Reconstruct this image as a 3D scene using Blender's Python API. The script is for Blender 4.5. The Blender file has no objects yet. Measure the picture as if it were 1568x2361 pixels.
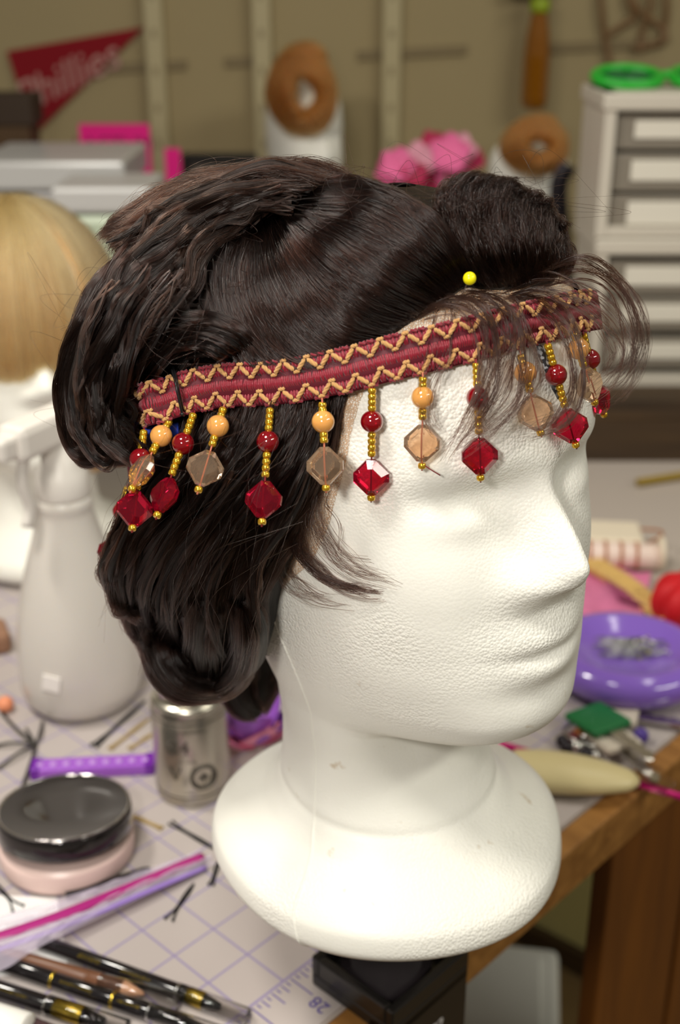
import bpy, bmesh, math, random
import numpy as np
from mathutils import Vector, Matrix

scene = bpy.context.scene
COL = scene.collection

# ------------------------------------------------------------------ camera
FPX, IW, IH = 2800.0, 1568.0, 2361.0
PITCH, CAMH = math.radians(23.755), 0.4403
cam_data = bpy.data.cameras.new('camera')
cam = bpy.data.objects.new('camera', cam_data)
COL.objects.link(cam)
cam.location = (0, 0, CAMH)
cam.rotation_euler = (math.radians(90) - PITCH, 0, 0)
cam_data.sensor_fit = 'VERTICAL'
cam_data.sensor_height = 36.0
cam_data.sensor_width = 24.0
cam_data.lens = FPX / IH * 36.0
cam_data.clip_start = 0.02
cam_data.clip_end = 30
cam_data.dof.use_dof = True
cam_data.dof.focus_distance = 0.410
cam_data.dof.aperture_fstop = 7.8
cam_data.dof.aperture_blades = 7
scene.camera = cam

# ------------------------------------------------------------------ world, lights, exposure
world = bpy.data.worlds.new('world')
scene.world = world
world.use_nodes = True
bg = world.node_tree.nodes['Background']
bg.inputs[0].default_value = (1.0, 0.93, 0.80, 1)
bg.inputs[1].default_value = 0.15

def area_light(name, loc, target, size, power, color, size_y=None):
    d = bpy.data.lights.new(name, 'AREA')
    d.energy = power
    d.color = color
    d.size = size
    if size_y:
        d.shape = 'RECTANGLE'
        d.size_y = size_y
    else:
        d.shape = 'DISK'
    o = bpy.data.objects.new(name, d)
    COL.objects.link(o)
    o.location = loc
    o.rotation_euler = (Vector(target) - Vector(loc)).to_track_quat('-Z', 'Y').to_euler()
    return o

area_light('work_lamp_light', (-0.24, 0.10, 1.02), (0.02, 0.42, 0.12), 0.22, 5.9, (1.0, 0.955, 0.87))
area_light('camera_flash_light', (-0.12, -0.03, 0.51), (0.02, 0.44, 0.16), 0.06, 1.65, (1.0, 0.96, 0.89))
area_light('desk_lamp_light', (-0.42, 0.62, 0.80), (-0.22, 0.86, 0.12), 0.12, 3.4, (1.0, 0.95, 0.86))
area_light('ceiling_tube_light', (0.75, 0.85, 1.95), (0.35, 0.85, 0.0), 1.2, 5.0, (1.0, 0.98, 0.86), 0.16)
area_light('side_fill_light', (1.55, -0.35, 1.45), (0.3, 0.9, -0.5), 1.2, 14.0, (1.0, 0.98, 0.86), 0.16)  # added fill light that brightens the space under the table

scene.view_settings.view_transform = 'Standard'
scene.view_settings.look = 'None'
scene.view_settings.exposure = 0.0
scene.view_settings.gamma = 1.0
scene.view_settings.use_curve_mapping = False

# ------------------------------------------------------------------ helpers
RNG = np.random.default_rng(7)
random.seed(7)
CP, SP = math.cos(PITCH), math.sin(PITCH)

def ray(px, py):
    x = (px - IW / 2) / FPX
    y = -(py - IH / 2) / FPX
    return np.array([x, CP + y * SP, -SP + y * CP])

CAM = np.array([0, 0, CAMH])

def at(px, py, Y):
    """point seen at a photo pixel, standing at distance Y from the camera"""
    d = ray(px, py)
    return CAM + d * (Y / d[1])

def on(px, py, z=0.0):
    """point seen at a photo pixel, lying at height z"""
    d = ray(px, py)
    return CAM + d * ((z - CAMH) / d[2])

def srgb(r, g, b):
    def f(c):
        c /= 255.0
        return c / 12.92 if c <= 0.04045 else ((c + 0.055) / 1.055) ** 2.4
    return (f(r), f(g), f(b), 1.0)

MATS = {}
def mat(name, color=(0.8, 0.8, 0.8, 1), rough=0.5, metal=0.0, spec=0.5, trans=0.0, ior=1.45, alpha=1.0, sss=0.0,
        coat=0.0, bump=None, vary=None, sheen=0.0):
    """principled material; bump=(kind, scale, strength, distance); vary=(scale, amount)"""
    if name in MATS:
        return MATS[name]
    m = bpy.data.materials.new(name)
    m.use_nodes = True
    nt = m.node_tree
    b = nt.nodes['Principled BSDF']
    b.inputs['Base Color'].default_value = color
    b.inputs['Roughness'].default_value = rough
    b.inputs['Metallic'].default_value = metal
    b.inputs['Specular IOR Level'].default_value = spec
    b.inputs['Transmission Weight'].default_value = trans
    b.inputs['IOR'].default_value = ior
    b.inputs['Alpha'].default_value = alpha
    b.inputs['Subsurface Weight'].default_value = sss
    b.inputs['Subsurface Radius'].default_value = (0.01, 0.008, 0.006)
    b.inputs['Coat Weight'].default_value = coat
    b.inputs['Sheen Weight'].default_value = sheen
    tc = None
    if bump or vary:
        tc = nt.nodes.new('ShaderNodeTexCoord')
    if bump:
        kind, sc, st, dist = bump
        if kind == 'voronoi':
            t = nt.nodes.new('ShaderNodeTexVoronoi')
            t.inputs['Scale'].default_value = sc
            out = t.outputs['Distance']
        else:
            t = nt.nodes.new('ShaderNodeTexNoise')
            t.inputs['Scale'].default_value = sc
            t.inputs['Detail'].default_value = 4
            out = t.outputs['Fac']
        nt.links.new(tc.outputs['Object'], t.inputs['Vector'])
        bp = nt.nodes.new('ShaderNodeBump')
        bp.inputs['Strength'].default_value = st
        bp.inputs['Distance'].default_value = dist
        if kind == 'voronoi':
            bp.invert = True
        nt.links.new(out, bp.inputs['Height'])
        nt.links.new(bp.outputs['Normal'], b.inputs['Normal'])
    if vary:
        sc, amt = vary
        t = nt.nodes.new('ShaderNodeTexNoise')
        t.inputs['Scale'].default_value = sc
        t.inputs['Detail'].default_value = 5
        nt.links.new(tc.outputs['Object'], t.inputs['Vector'])
        mx = nt.nodes.new('ShaderNodeMix')
        mx.data_type = 'RGBA'
        mx.inputs[6].default_value = [c * (1 - amt) for c in color[:3]] + [1]
        mx.inputs[7].default_value = [min(1, c * (1 + amt)) for c in color[:3]] + [1]
        nt.links.new(t.outputs['Fac'], mx.inputs[0])
        nt.links.new(mx.outputs[2], b.inputs['Base Color'])
    MATS[name] = m
    return m

def link_mesh(name, verts, faces, m, parent=None, smooth=True, loc=None):
    me = bpy.data.meshes.new(name)
    me.from_pydata([tuple(map(float, v)) for v in verts], [], [tuple(f) for f in faces])
    me.update()
    if smooth:
        me.polygons.foreach_set('use_smooth', [True] * len(me.polygons))
    o = bpy.data.objects.new(name, me)
    COL.objects.link(o)
    if m is not None:
        me.materials.append(m)
    if parent is not None:
        o.parent = parent
    if loc is not None:
        o.location = loc
    return o

def tag(o, label=None, cat=None, group=None, kind=None):
    if label: o['label'] = label
    if cat: o['category'] = cat
    if group: o['group'] = group
    if kind: o['kind'] = kind
    return o

def thing(name, label, cat, loc=(0, 0, 0), rot=(0, 0, 0), group=None):
    o = bpy.data.objects.new(name, None)
    o.empty_display_size = 0.01
    COL.objects.link(o)
    o.location = tuple(map(float, loc))
    o.rotation_euler = rot
    return tag(o, label, cat, group)

def part(name, vf, m, parent=None, smooth=True, loc=None, rot=None, label=None, kind=None):
    o = link_mesh(name, vf[0], vf[1], m, parent, smooth, loc)
    if rot is not None:
        o.rotation_euler = rot
    if label: o['label'] = label
    if kind: o['kind'] = kind
    return o

def wpart(name, vf, m, parent, smooth=True, label=None, kind=None):
    """like part(), for vertices given in world space under an unrotated parent"""
    org = np.array(parent.location) if parent.parent is None else np.array(parent.location) + np.array(parent.parent.location)
    return part(name, (np.asarray(vf[0], float) - org, vf[1]), m, parent, smooth, None, None, label, kind)

def join(*vfs):
    V, Fs, n = [], [], 0
    for v, f in vfs:
        v = np.asarray(v, float)
        V.append(v)
        Fs += [tuple(i + n for i in q) for q in f]
        n += len(v)
    return np.vstack(V), Fs

def xf(vf, loc=(0, 0, 0), rot=(0, 0, 0), scale=(1, 1, 1)):
    M = np.array(Matrix.LocRotScale(Vector(loc), __import__('mathutils').Euler(rot), Vector(scale)))
    v = np.asarray(vf[0], float)
    return v @ M[:3, :3].T + M[:3, 3], vf[1]

def box(sx, sy, sz, loc=(0, 0, 0), bevel=0.0, seg=2):
    """box resting on z=loc.z"""
    bm = bmesh.new()
    bmesh.ops.create_cube(bm, size=1.0)
    for v in bm.verts:
        v.co = Vector((v.co.x * sx + loc[0], v.co.y * sy + loc[1], (v.co.z + 0.5) * sz + loc[2]))
    if bevel > 0:
        bmesh.ops.bevel(bm, geom=list(bm.edges), offset=bevel, segments=seg, profile=0.5, affect='EDGES')
    bm.verts.index_update()
    V = np.array([v.co[:] for v in bm.verts])
    Fs = [tuple(v.index for v in f.verts) for f in bm.faces]
    bm.free()
    return V, Fs

def lathe(prof, n=40, cap=True):
    """prof: list of (r, z) from bottom to top"""
    V, Fs = [], []
    for r, z in prof:
        for k in range(n):
            a = 2 * math.pi * k / n
            V.append((r * math.cos(a), r * math.sin(a), z))
    for i in range(len(prof) - 1):
        for k in range(n):
            k2 = (k + 1) % n
            Fs.append((i * n + k, i * n + k2, (i + 1) * n + k2, (i + 1) * n + k))
    if cap:
        Fs.append(tuple(reversed(range(n))))
        Fs.append(tuple(range((len(prof) - 1) * n, len(prof) * n)))
    return np.array(V), Fs

def smooth_path(P, n, closed=False):
    """Catmull-Rom resampling of control points"""
    P = np.asarray(P, float)
    k = len(P)
    if k == 2:
        t = np.linspace(0, 1, n)[:, None]
        return P[0] * (1 - t) + P[1] * t
    if closed:
        Q = np.vstack([P[-1], P, P[0], P[1]])
        segs = k
    else:
        Q = np.vstack([2 * P[0] - P[1], P, 2 * P[-1] - P[-2]])
        segs = k - 1
    ts = np.linspace(0, segs, n, endpoint=not closed)
    i = np.minimum(ts.astype(int), segs - 1)
    t = (ts - i)[:, None]
    p0, p1, p2, p3 = Q[i], Q[i + 1], Q[i + 2], Q[i + 3]
    return 0.5 * ((2 * p1) + (-p0 + p2) * t + (2 * p0 - 5 * p1 + 4 * p2 - p3) * t ** 2 + (-p0 + 3 * p1 - 3 * p2 + p3) * t ** 3)

def frames(P, up=None):
    """tangent, normal, binormal along a path (parallel transport)"""
    P = np.asarray(P, float)
    T = np.gradient(P, axis=0)
    T /= np.linalg.norm(T, axis=1)[:, None] + 1e-12
    n0 = np.array([0, 0, 1.0]) if up is None else np.asarray(up, float)
    if abs(T[0] @ n0) / (np.linalg.norm(n0) + 1e-9) > 0.95:
        n0 = np.array([0, 1.0, 0.1])
    N = np.zeros_like(P)
    n = n0
    for i in range(len(P)):
        n = n - T[i] * (n @ T[i])
        n = n / (np.linalg.norm(n) + 1e-12)
        N[i] = n
    return T, N, np.cross(T, N)

def tube(P, r, n=8, cap=True, up=None, flat=1.0):
    P = np.asarray(P, float)
    r = np.broadcast_to(np.asarray(r, float), (len(P),))
    T, N, B = frames(P, up)
    a = np.arange(n) * 2 * np.pi / n
    V = (P[:, None, :] + r[:, None, None] * (np.cos(a)[None, :, None] * N[:, None, :] * flat + np.sin(a)[None, :, None] * B[:, None, :])).reshape(-1, 3)
    Fs = []
    for i in range(len(P) - 1):
        for k in range(n):
            k2 = (k + 1) % n
            Fs.append((i * n + k, i * n + k2, (i + 1) * n + k2, (i + 1) * n + k))
    if cap:
        Fs.append(tuple(reversed(range(n))))
        Fs.append(tuple(range((len(P) - 1) * n, len(P) * n)))
    return V, Fs

def ball(r, n=20, m=12, loc=(0, 0, 0), sz=1.0):
    V, Fs = lathe([(max(1e-6, r * math.sin(math.pi * i / m)), -r * sz * math.cos(math.pi * i / m)) for i in range(m + 1)], n, False)
    return V + np.array(loc), Fs

def prism(outline, h):
    """outline: ccw list of (x, y); extruded from z=0 to h"""
    n = len(outline)
    V = [(x, y, 0) for x, y in outline] + [(x, y, h) for x, y in outline]
    Fs = [tuple(reversed(range(n))), tuple(range(n, 2 * n))] + [(i, (i + 1) % n, n + (i + 1) % n, n + i) for i in range(n)]
    return np.array(V, float), Fs

def text_part(body, size, m, parent, loc, rot, extrude=0.00005, name='lettering', align='CENTER', shear=0.0):
    """lettering as a mesh part"""
    cu = bpy.data.curves.new(name, 'FONT')
    cu.body = body
    cu.size = size
    cu.extrude = extrude
    cu.shear = shear
    cu.align_x = align
    cu.align_y = 'CENTER'
    tmp = bpy.data.objects.new(name + '_tmp', cu)
    COL.objects.link(tmp)
    dg = bpy.context.evaluated_depsgraph_get()
    me = bpy.data.meshes.new_from_object(tmp.evaluated_get(dg))
    bpy.data.objects.remove(tmp)
    bpy.data.curves.remove(cu)
    me.materials.clear()
    me.materials.append(m)
    o = bpy.data.objects.new(name, me)
    COL.objects.link(o)
    o.parent = parent
    o.location = tuple(map(float, loc))
    o.rotation_euler = rot
    return o
# ------------------------------------------------------------------ the place: table, walls, floor
GO = np.array([-0.09992, 0.47613])           # a crossing of the cutting-mat grid
GA_ANG = -0.75862
GA = np.array([math.cos(GA_ANG), math.sin(GA_ANG)])      # across the table, towards its front edge
GB = np.array([-math.sin(GA_ANG), math.cos(GA_ANG)])     # along the front edge
INCH = 0.0254
def grid(i, j, z=0.0):
    q = GO + GA * i * INCH + GB * j * INCH
    return np.array([q[0], q[1], z])
EDGE = 4.797                                  # front edge of the table, in grid units

M_WALL = mat('wall_paint', srgb(156, 140, 104), 0.85, vary=(6, 0.06))
M_TABLE = mat('table_laminate', srgb(190, 178, 168), 0.35, vary=(9, 0.04))
M_WOOD = None

def wood(name, c1, c2, scale=(6, 60, 60), rough=0.5):
    m = bpy.data.materials.new(name)
    m.use_nodes = True
    nt = m.node_tree
    b = nt.nodes['Principled BSDF']
    tc = nt.nodes.new('ShaderNodeTexCoord')
    mp = nt.nodes.new('ShaderNodeMapping')
    mp.inputs['Scale'].default_value = scale
    n = nt.nodes.new('ShaderNodeTexNoise')
    n.inputs['Scale'].default_value = 1.0
    n.inputs['Detail'].default_value = 6
    n.inputs['Distortion'].default_value = 0.6
    r = nt.nodes.new('ShaderNodeValToRGB')
    r.color_ramp.elements[0].color = c1
    r.color_ramp.elements[1].color = c2
    r.color_ramp.elements[0].position = 0.3
    r.color_ramp.elements[1].position = 0.75
    nt.links.new(tc.outputs['Object'], mp.inputs[0])
    nt.links.new(mp.outputs[0], n.inputs['Vector'])
    nt.links.new(n.outputs['Fac'], r.inputs[0])
    nt.links.new(r.outputs[0], b.inputs['Base Color'])
    b.inputs['Roughness'].default_value = rough
    return m

M_EDGE = wood('oak_edge', srgb(128, 84, 36), srgb(172, 122, 62), (8, 90, 90))
M_DARKWOOD = wood('dark_cabinet_wood', srgb(92, 50, 8), srgb(132, 78, 18), (40, 40, 4))
M_BENCH = wood('bench_wood', srgb(48, 34, 20), srgb(84, 62, 36), (5, 60, 60), 0.6)
M_FLOOR = mat('floor_boards', srgb(120, 96, 60), 0.6, vary=(14, 0.35))

WALL_Y = 1.86
FLOOR_Z = -0.72
tag(part('floor', box(6, 6, 0.05, (0, 1.0, FLOOR_Z - 0.05)), M_FLOOR, None, False), kind='structure')
tag(part('wall_back', box(6, 0.08, 3.2, (0, WALL_Y + 0.04, FLOOR_Z)), M_WALL, None, False), kind='structure')
M_PANEL = mat('olive_panel', srgb(226, 216, 146), 0.7, vary=(10, 0.08))

def gbox(i0, i1, j0, j1, z0, z1, bevel=0.0):
    """box aligned with the table front edge, given in grid units"""
    sx, sy = (i1 - i0) * INCH, (j1 - j0) * INCH
    c = grid((i0 + i1) / 2, (j0 + j1) / 2)
    return c, box(sx, sy, z1 - z0, (0, 0, 0), bevel), z0

# work table: laminate top, oak edge strip, dark cabinet below
tb = thing('work_table', 'white topped work table with an oak edge strip and dark wooden base', 'table', (0, 0, 0))
tc0 = grid(EDGE - 0.02, 8)
def gpart(name, i0, i1, j0, j1, z0, z1, m, parent, bevel=0.0, smooth=False):
    c, vf, z = gbox(i0, i1, j0, j1, z0, z1, bevel)
    return part(name, vf, m, parent, smooth, (c[0], c[1], z), (0, 0, GA_ANG))
gpart('table_top', -34, EDGE - 0.55, -18, 34, -0.028, -0.0018, M_TABLE, tb)
gpart('edge_strip', EDGE - 0.55, EDGE, -18, 13.05, -0.034, -0.0018, M_EDGE, tb, 0.0015)
gpart('edge_strip', EDGE - 0.55, EDGE, 13.1, 34, -0.034, -0.0018, M_EDGE, tb, 0.0015)
# ------------------------------------------------------------------ foam head
HEADC = np.array([0.0218, 0.4404, 0.0743])
HS = 1.09                                     # head, wig and headband scaled up about the camera; one head unit in cm
HANG = math.radians(50)
HU = np.array([math.cos(HANG), -math.sin(HANG), 0.0])     # where the face looks
HV = np.array([-math.sin(HANG), -math.cos(HANG), 0.0])    # the side turned to the camera
HW = np.array([0, 0, 1.0])
def hpt(u, v, w):
    """head coordinates in cm -> world"""
    return HEADC + (np.multiply.outer(u, HU) + np.multiply.outer(v, HV) + np.multiply.outer(w, HW)) * (0.01 * HS)

def cr(x, xs, ys):
    """smooth interpolation of a table (monotone-ish cubic)"""
    xs, ys = np.asarray(xs, float), np.asarray(ys, float)
    d = np.diff(ys) / np.diff(xs)
    mm = np.zeros_like(ys)
    mm[1:-1] = np.where(d[:-1] * d[1:] > 0, 2 * d[:-1] * d[1:] / (d[:-1] + d[1:] + 1e-12), 0)
    mm[0], mm[-1] = d[0], d[-1]
    i = np.clip(np.searchsorted(xs, x) - 1, 0, len(xs) - 2)
    h = xs[i + 1] - xs[i]
    t = np.clip((x - xs[i]) / h, 0, 1)
    return (2*t**3-3*t**2+1)*ys[i] + (t**3-2*t**2+t)*h*mm[i] + (-2*t**3+3*t**2)*ys[i+1] + (t**3-t**2)*h*mm[i+1]

HB = [  # w, front, back, half width, squareness
 (0.35, 5.2, 5.2, 5.2, 2.0), (0.5, 5.9, 5.9, 5.9, 2.0), (0.9, 6.65, 6.65, 6.65, 2.0), (1.55, 7.15, 7.15, 7.15, 2.0), (2.2, 7.05, 7.05, 7.05, 2.0),
 (2.7, 6.6, 6.6, 6.6, 2.0), (3.2, 5.8, 5.85, 5.75, 2.0), (3.8, 4.9, 5.1, 4.95, 2.0), (4.6, 4.1, 4.6, 4.45, 2.0), (5.8, 3.5, 4.4, 4.2, 2.0),
 (7.0, 3.3, 4.4, 4.15, 2.0), (8.8, 3.4, 4.5, 4.35, 2.0), (9.2, 4.2, 4.55, 4.4, 2.05), (9.45, 5.5, 4.6, 4.46, 2.1), (9.75, 6.6, 4.7, 4.55, 2.15), (10.25, 7.2, 4.95, 4.7, 2.2),
 (11, 7.45, 5.4, 4.9, 2.25), (12.0, 7.5, 6.2, 5.15, 2.25), (13.5, 7.45, 7.5, 5.45, 2.2), (15.5, 7.25, 8.6, 5.7, 2.2), (17.5, 6.9, 9.1, 5.85, 2.2),
 (19.5, 6.8, 9.2, 6.05, 2.15), (21.5, 6.75, 8.9, 6.1, 2.1), (23.5, 6.2, 8.0, 5.8, 2.05), (25.0, 5.2, 6.6, 4.9, 2.0), (26.2, 3.7, 4.6, 3.5, 2.0), (27.0, 1.9, 2.1, 1.7, 2.0), (27.25, 0.05, 0.05, 0.05, 2.0)]
HB = np.array(HB)

def g1(x, s): return np.exp(-0.5 * (x / s) ** 2)

def head_uv(th, w):
    """surface point (u, v) in cm of the foam head at azimuth th (0 = face front) and height w"""
    Fr, Bk, S, n = (cr(w, HB[:, 0], HB[:, k]) for k in (1, 2, 3, 4))
    Fs = cr(w, [0, 6.0, 7.5, 9.5, 11.5, 13.0, 14.5, 30], [3.4, 3.45, 3.9, 5.2, 6.5, 7.15, 7.36, 7.36])
    tt = np.abs(np.arctan2(np.sin(th), np.cos(th))) / (np.pi / 2)
    k = np.clip((tt - 0.22) / 0.6, 0, 1)
    k = k * k * (3 - 2 * k)
    Fr = np.where((w > 6.0) & (w < 14.5), Fr * (1 - k) + Fs * k, Fr)
    c, s = np.cos(th), np.sin(th)
    e = 2.0 / n
    A = np.where(c > 0, Fr, Bk)
    u = A * np.sign(c) * np.abs(c) ** e
    v = S * np.sign(s) * np.abs(s) ** e
    fm = np.clip(c * 1.6, 0, 1) ** 1.0 * np.clip((w - 9.3) / 0.5, 0, 1)
    av = np.abs(v)
    d = np.zeros_like(u)
    # nose: ridge growing down to the tip
    nh = cr(w, [8, 14.8, 15.5, 16.2, 16.8, 17.3, 18.1, 18.9, 19.7, 21, 28], [0, 0, 0.5, 1.4, 1.78, 1.6, 1.1, 0.55, 0.16, 0.0, 0])
    ns = cr(w, [8, 15.2, 16.2, 17.2, 19.0, 20.5, 28], [1.0, 1.05, 0.9, 0.68, 0.6, 0.9, 0.9])
    d += nh * np.exp(-np.abs(v / (ns * 1.25)) ** 2.0)
    d += 0.30 * g1(av - 1.15, 0.5) * g1(w - 16.0, 0.5)           # nostril wings
    # eyes
    d -= 0.58 * g1(av - 2.4, 1.3) * g1(w - 18.8, 0.75)
    d -= 0.22 * g1(av - 1.5, 0.6) * g1(w - 18.6, 0.8)
    d += 0.36 * g1(av - 2.6, 0.95) * g1(w - 18.3, 0.40)
    d += 0.30 * g1(av - 2.9, 2.1) * g1(w - 19.9, 0.6)               # brow
    d -= 0.14 * g1(w - 19.0, 0.5) * g1(v, 1.2)
    d += 0.26 * g1(av - 4.2, 1.5) * g1(w - 16.6, 1.3)               # cheek bone
    d -= 0.08 * g1(av - 2.3, 0.6) * g1(w - 14.9, 0.9)
    # mouth
    d += 0.26 * g1(v, 1.7) * g1(w - 13.4, 1.3)
    d += 0.22 * g1(v, 1.05) * g1(w - 14.0, 0.38)
    d += 0.20 * g1(v, 0.95) * g1(w - 12.85, 0.36)
    d -= 0.17 * g1(v, 1.2) * g1(w - 13.4 - 0.06 * v * v * 0.3, 0.18)
    d -= 0.12 * g1(v, 1.5) * g1(w - 12.05, 0.4)
    d += 0.26 * g1(v, 1.7) * g1(w - 10.8, 0.85)                     # chin
    u = u + d * fm
    # undulating, hand-worn base rim
    rim = g1(w - 1.6, 1.4)
    k = 1 - 0.014 * g1(w - 4.75 + 0.25 * np.cos(th), 0.13) + rim * (0.012 * np.sin(3 * th + 0.6) + 0.010 * np.sin(5 * th + 2.0))
    return u * k, v * k

def head_rows():
    w = np.concatenate([np.linspace(0.35, 3.6, 26), np.linspace(3.7, 5.5, 26), np.linspace(5.7, 8.7, 16), np.linspace(8.8, 10.2, 22), np.linspace(10.3, 20.5, 110), np.linspace(20.7, 26, 30), np.array([26.3, 26.6, 26.85, 27.05, 27.18, 27.24])])
    return w

# skull as an ellipsoid (cm, head coordinates): used to lay hair and trim on the head
EC = np.array([-1.2, 0.0, 18.5])
EA = np.array([8.1, 6.15, 8.8])
HM = np.stack([HU, HV, HW])                    # rows: axes
def to_local(p):
    return ((np.asarray(p) - HEADC) @ HM.T) * (100.0 / HS)
def to_world(q):
    return HEADC + (np.asarray(q) * (0.01 * HS)) @ HM
def hs(px, py, off=0.0):
    """point seen at a photo pixel on the skull inflated by off cm (or passing closest to it)"""
    o = to_local(CAM)
    d = HM @ ray(px, py)
    d = d / np.linalg.norm(d)
    A = EA + off
    oo, dd = (o - EC) / A, d / A
    a, b, c = dd @ dd, 2 * oo @ dd, oo @ oo - 1
    disc = b * b - 4 * a * c
    t = (-b - math.sqrt(disc)) / (2 * a) if disc > 0 else -b / (2 * a)
    return to_world(o + d * t)
def hsl(pts):
    return np.array([hs(*p) for p in pts])
def outward(P):
    """skull normal at world points"""
    q = to_local(np.asarray(P)) - EC
    n = q / (EA ** 2)
    n /= np.linalg.norm(n, axis=-1, keepdims=True)
    return n @ HM
def hsurf(px, py, off=0.0):
    """point seen at a photo pixel, off cm in front of the foam surface (or passing closest to it)"""
    o = to_local(CAM)
    d = HM @ ray(px, py)
    d = d / np.linalg.norm(d)
    ts = np.linspace(25, 60, 1400)
    q = o + ts[:, None] * d
    w = np.clip(q[:, 2], 0.4, 27.2)
    Fr, Bk, S, n = (cr(w, HB[:, 0], HB[:, k]) for k in (1, 2, 3, 4))
    A = np.where(q[:, 0] > 0, Fr, Bk) + off
    S = S + off
    f = ((np.abs(q[:, 0]) / A) ** n + (np.abs(q[:, 1]) / S) ** n) ** (1 / n) - 1
    i = np.argmax(f < 0) if (f < 0).any() else np.argmin(f)
    return to_world(q[i])
def foam_mat():
    m = bpy.data.materials.new('styrofoam')
    m.use_nodes = True
    nt = m.node_tree
    b = nt.nodes['Principled BSDF']
    b.inputs['Roughness'].default_value = 0.42
    b.inputs['Specular IOR Level'].default_value = 0.35
    b.inputs['Subsurface Weight'].default_value = 0.12
    b.inputs['Subsurface Radius'].default_value = (0.006, 0.006, 0.005)
    tc = nt.nodes.new('ShaderNodeTexCoord')
    vo = nt.nodes.new('ShaderNodeTexVoronoi')
    vo.inputs['Scale'].default_value = 860
    nz = nt.nodes.new('ShaderNodeTexNoise')
    nz.inputs['Scale'].default_value = 60
    nz.inputs['Detail'].default_value = 4
    ms = nt.nodes.new('ShaderNodeTexNoise')
    ms.inputs['Scale'].default_value = 14
    ml = nt.nodes.new('ShaderNodeMath'); ml.operation = 'MULTIPLY'
    rp = nt.nodes.new('ShaderNodeMapRange')
    rp.inputs[1].default_value = 0.42; rp.inputs[2].default_value = 0.62; rp.inputs[3].default_value = 0.15; rp.inputs[4].default_value = 1.0
    nt.links.new(ms.outputs['Fac'], rp.inputs[0])
    b1 = nt.nodes.new('ShaderNodeBump'); b1.invert = True
    b1.inputs['Distance'].default_value = 0.0014
    b2 = nt.nodes.new('ShaderNodeBump')
    b2.inputs['Strength'].default_value = 0.15
    b2.inputs['Distance'].default_value = 0.0015
    for n in (vo, nz, ms):
        nt.links.new(tc.outputs['Object'], n.inputs['Vector'])
    ml.inputs[1].default_value = 0.34
    nt.links.new(rp.outputs[0], ml.inputs[0])
    nt.links.new(ml.outputs[0], b1.inputs['Strength'])
    nt.links.new(vo.outputs['Distance'], b1.inputs['Height'])
    nt.links.new(nz.outputs['Fac'], b2.inputs['Height'])
    nt.links.new(b2.outputs['Normal'], b1.inputs['Normal'])
    nt.links.new(b1.outputs['Normal'], b.inputs['Normal'])
    # small grey scuffs
    sp = nt.nodes.new('ShaderNodeTexNoise'); sp.inputs['Scale'].default_value = 95; sp.inputs['Detail'].default_value = 3
    sr = nt.nodes.new('ShaderNodeValToRGB')
    sr.color_ramp.elements[0].position = 0.69; sr.color_ramp.elements[0].color = srgb(243, 241, 232)
    sr.color_ramp.elements[1].position = 0.76; sr.color_ramp.elements[1].color = srgb(212, 198, 176)
    nt.links.new(tc.outputs['Object'], sp.inputs['Vector'])
    nt.links.new(sp.outputs['Fac'], sr.inputs[0])
    nt.links.new(sr.outputs[0], b.inputs['Base Color'])
    return m
M_FOAM = foam_mat()

def foam_head_mesh(nt=288, rows=None, uvf=head_uv):
    w = head_rows() if rows is None else rows
    th = np.arange(nt) * 2 * np.pi / nt
    W, TH = np.meshgrid(w, th, indexing='ij')
    u, v = uvf(TH, W)
    V = np.stack([u, v, W], -1).reshape(-1, 3)
    nw = len(w)
    Fs = []
    for i in range(nw - 1):
        for k in range(nt):
            k2 = (k + 1) % nt
            Fs.append((i * nt + k, (i + 1) * nt + k, (i + 1) * nt + k2, i * nt + k2))
    Fs.append(tuple(range(nt)))
    Fs.append(tuple(reversed(range((nw - 1) * nt, nw * nt))))
    return V, Fs

foam = thing('foam_head', 'white foam mannequin head on a black clamp, wearing the dark wig', 'mannequin head', HEADC)
hv, hf = foam_head_mesh()
wpart('head_body', (hpt(hv[:, 0], hv[:, 1], hv[:, 2]), hf), M_FOAM, foam)
# mould seam running down the side
sw = np.linspace(0.9, 24.5, 160)
for sgn in (1,):
    th = np.radians(cr(sw, [0, 3, 5, 9, 14, 25], [66, 74, 83, 85, 92, 94]))
    u, v = head_uv(th, sw)
    P = hpt(u * 1.0, v * 1.0, sw)
    wpart('mold_seam', tube(P, 0.00055, 6), M_FOAM, foam)
# ------------------------------------------------------------------ dark wig
def hair_mat(name, color, rough=0.28, radial=0.35, coat=0.0, spread=3.0):
    m = bpy.data.materials.new(name)
    m.use_nodes = True
    nt = m.node_tree
    for n in list(nt.nodes):
        if n.type == 'BSDF_PRINCIPLED':
            nt.nodes.remove(n)
    out = [n for n in nt.nodes if n.type == 'OUTPUT_MATERIAL'][0]
    h = nt.nodes.new('ShaderNodeBsdfHairPrincipled')
    h.model = 'CHIANG'
    h.parametrization = 'COLOR'
    h.inputs['Color'].default_value = color
    h.inputs['Roughness'].default_value = rough
    h.inputs['Radial Roughness'].default_value = radial
    h.inputs['Coat'].default_value = coat
    h.inputs['IOR'].default_value = 1.38
    hi = nt.nodes.new('ShaderNodeHairInfo')
    rp = nt.nodes.new('ShaderNodeValToRGB')
    rp.color_ramp.elements[0].color = [c * 0.35 for c in color[:3]] + [1]
    rp.color_ramp.elements[1].color = [min(1, c * spread) for c in color[:3]] + [1]
    nt.links.new(hi.outputs['Random'], rp.inputs[0])
    nt.links.new(rp.outputs[0], h.inputs['Color'])
    nt.links.new(h.outputs[0], out.inputs['Surface'])
    return m

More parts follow.
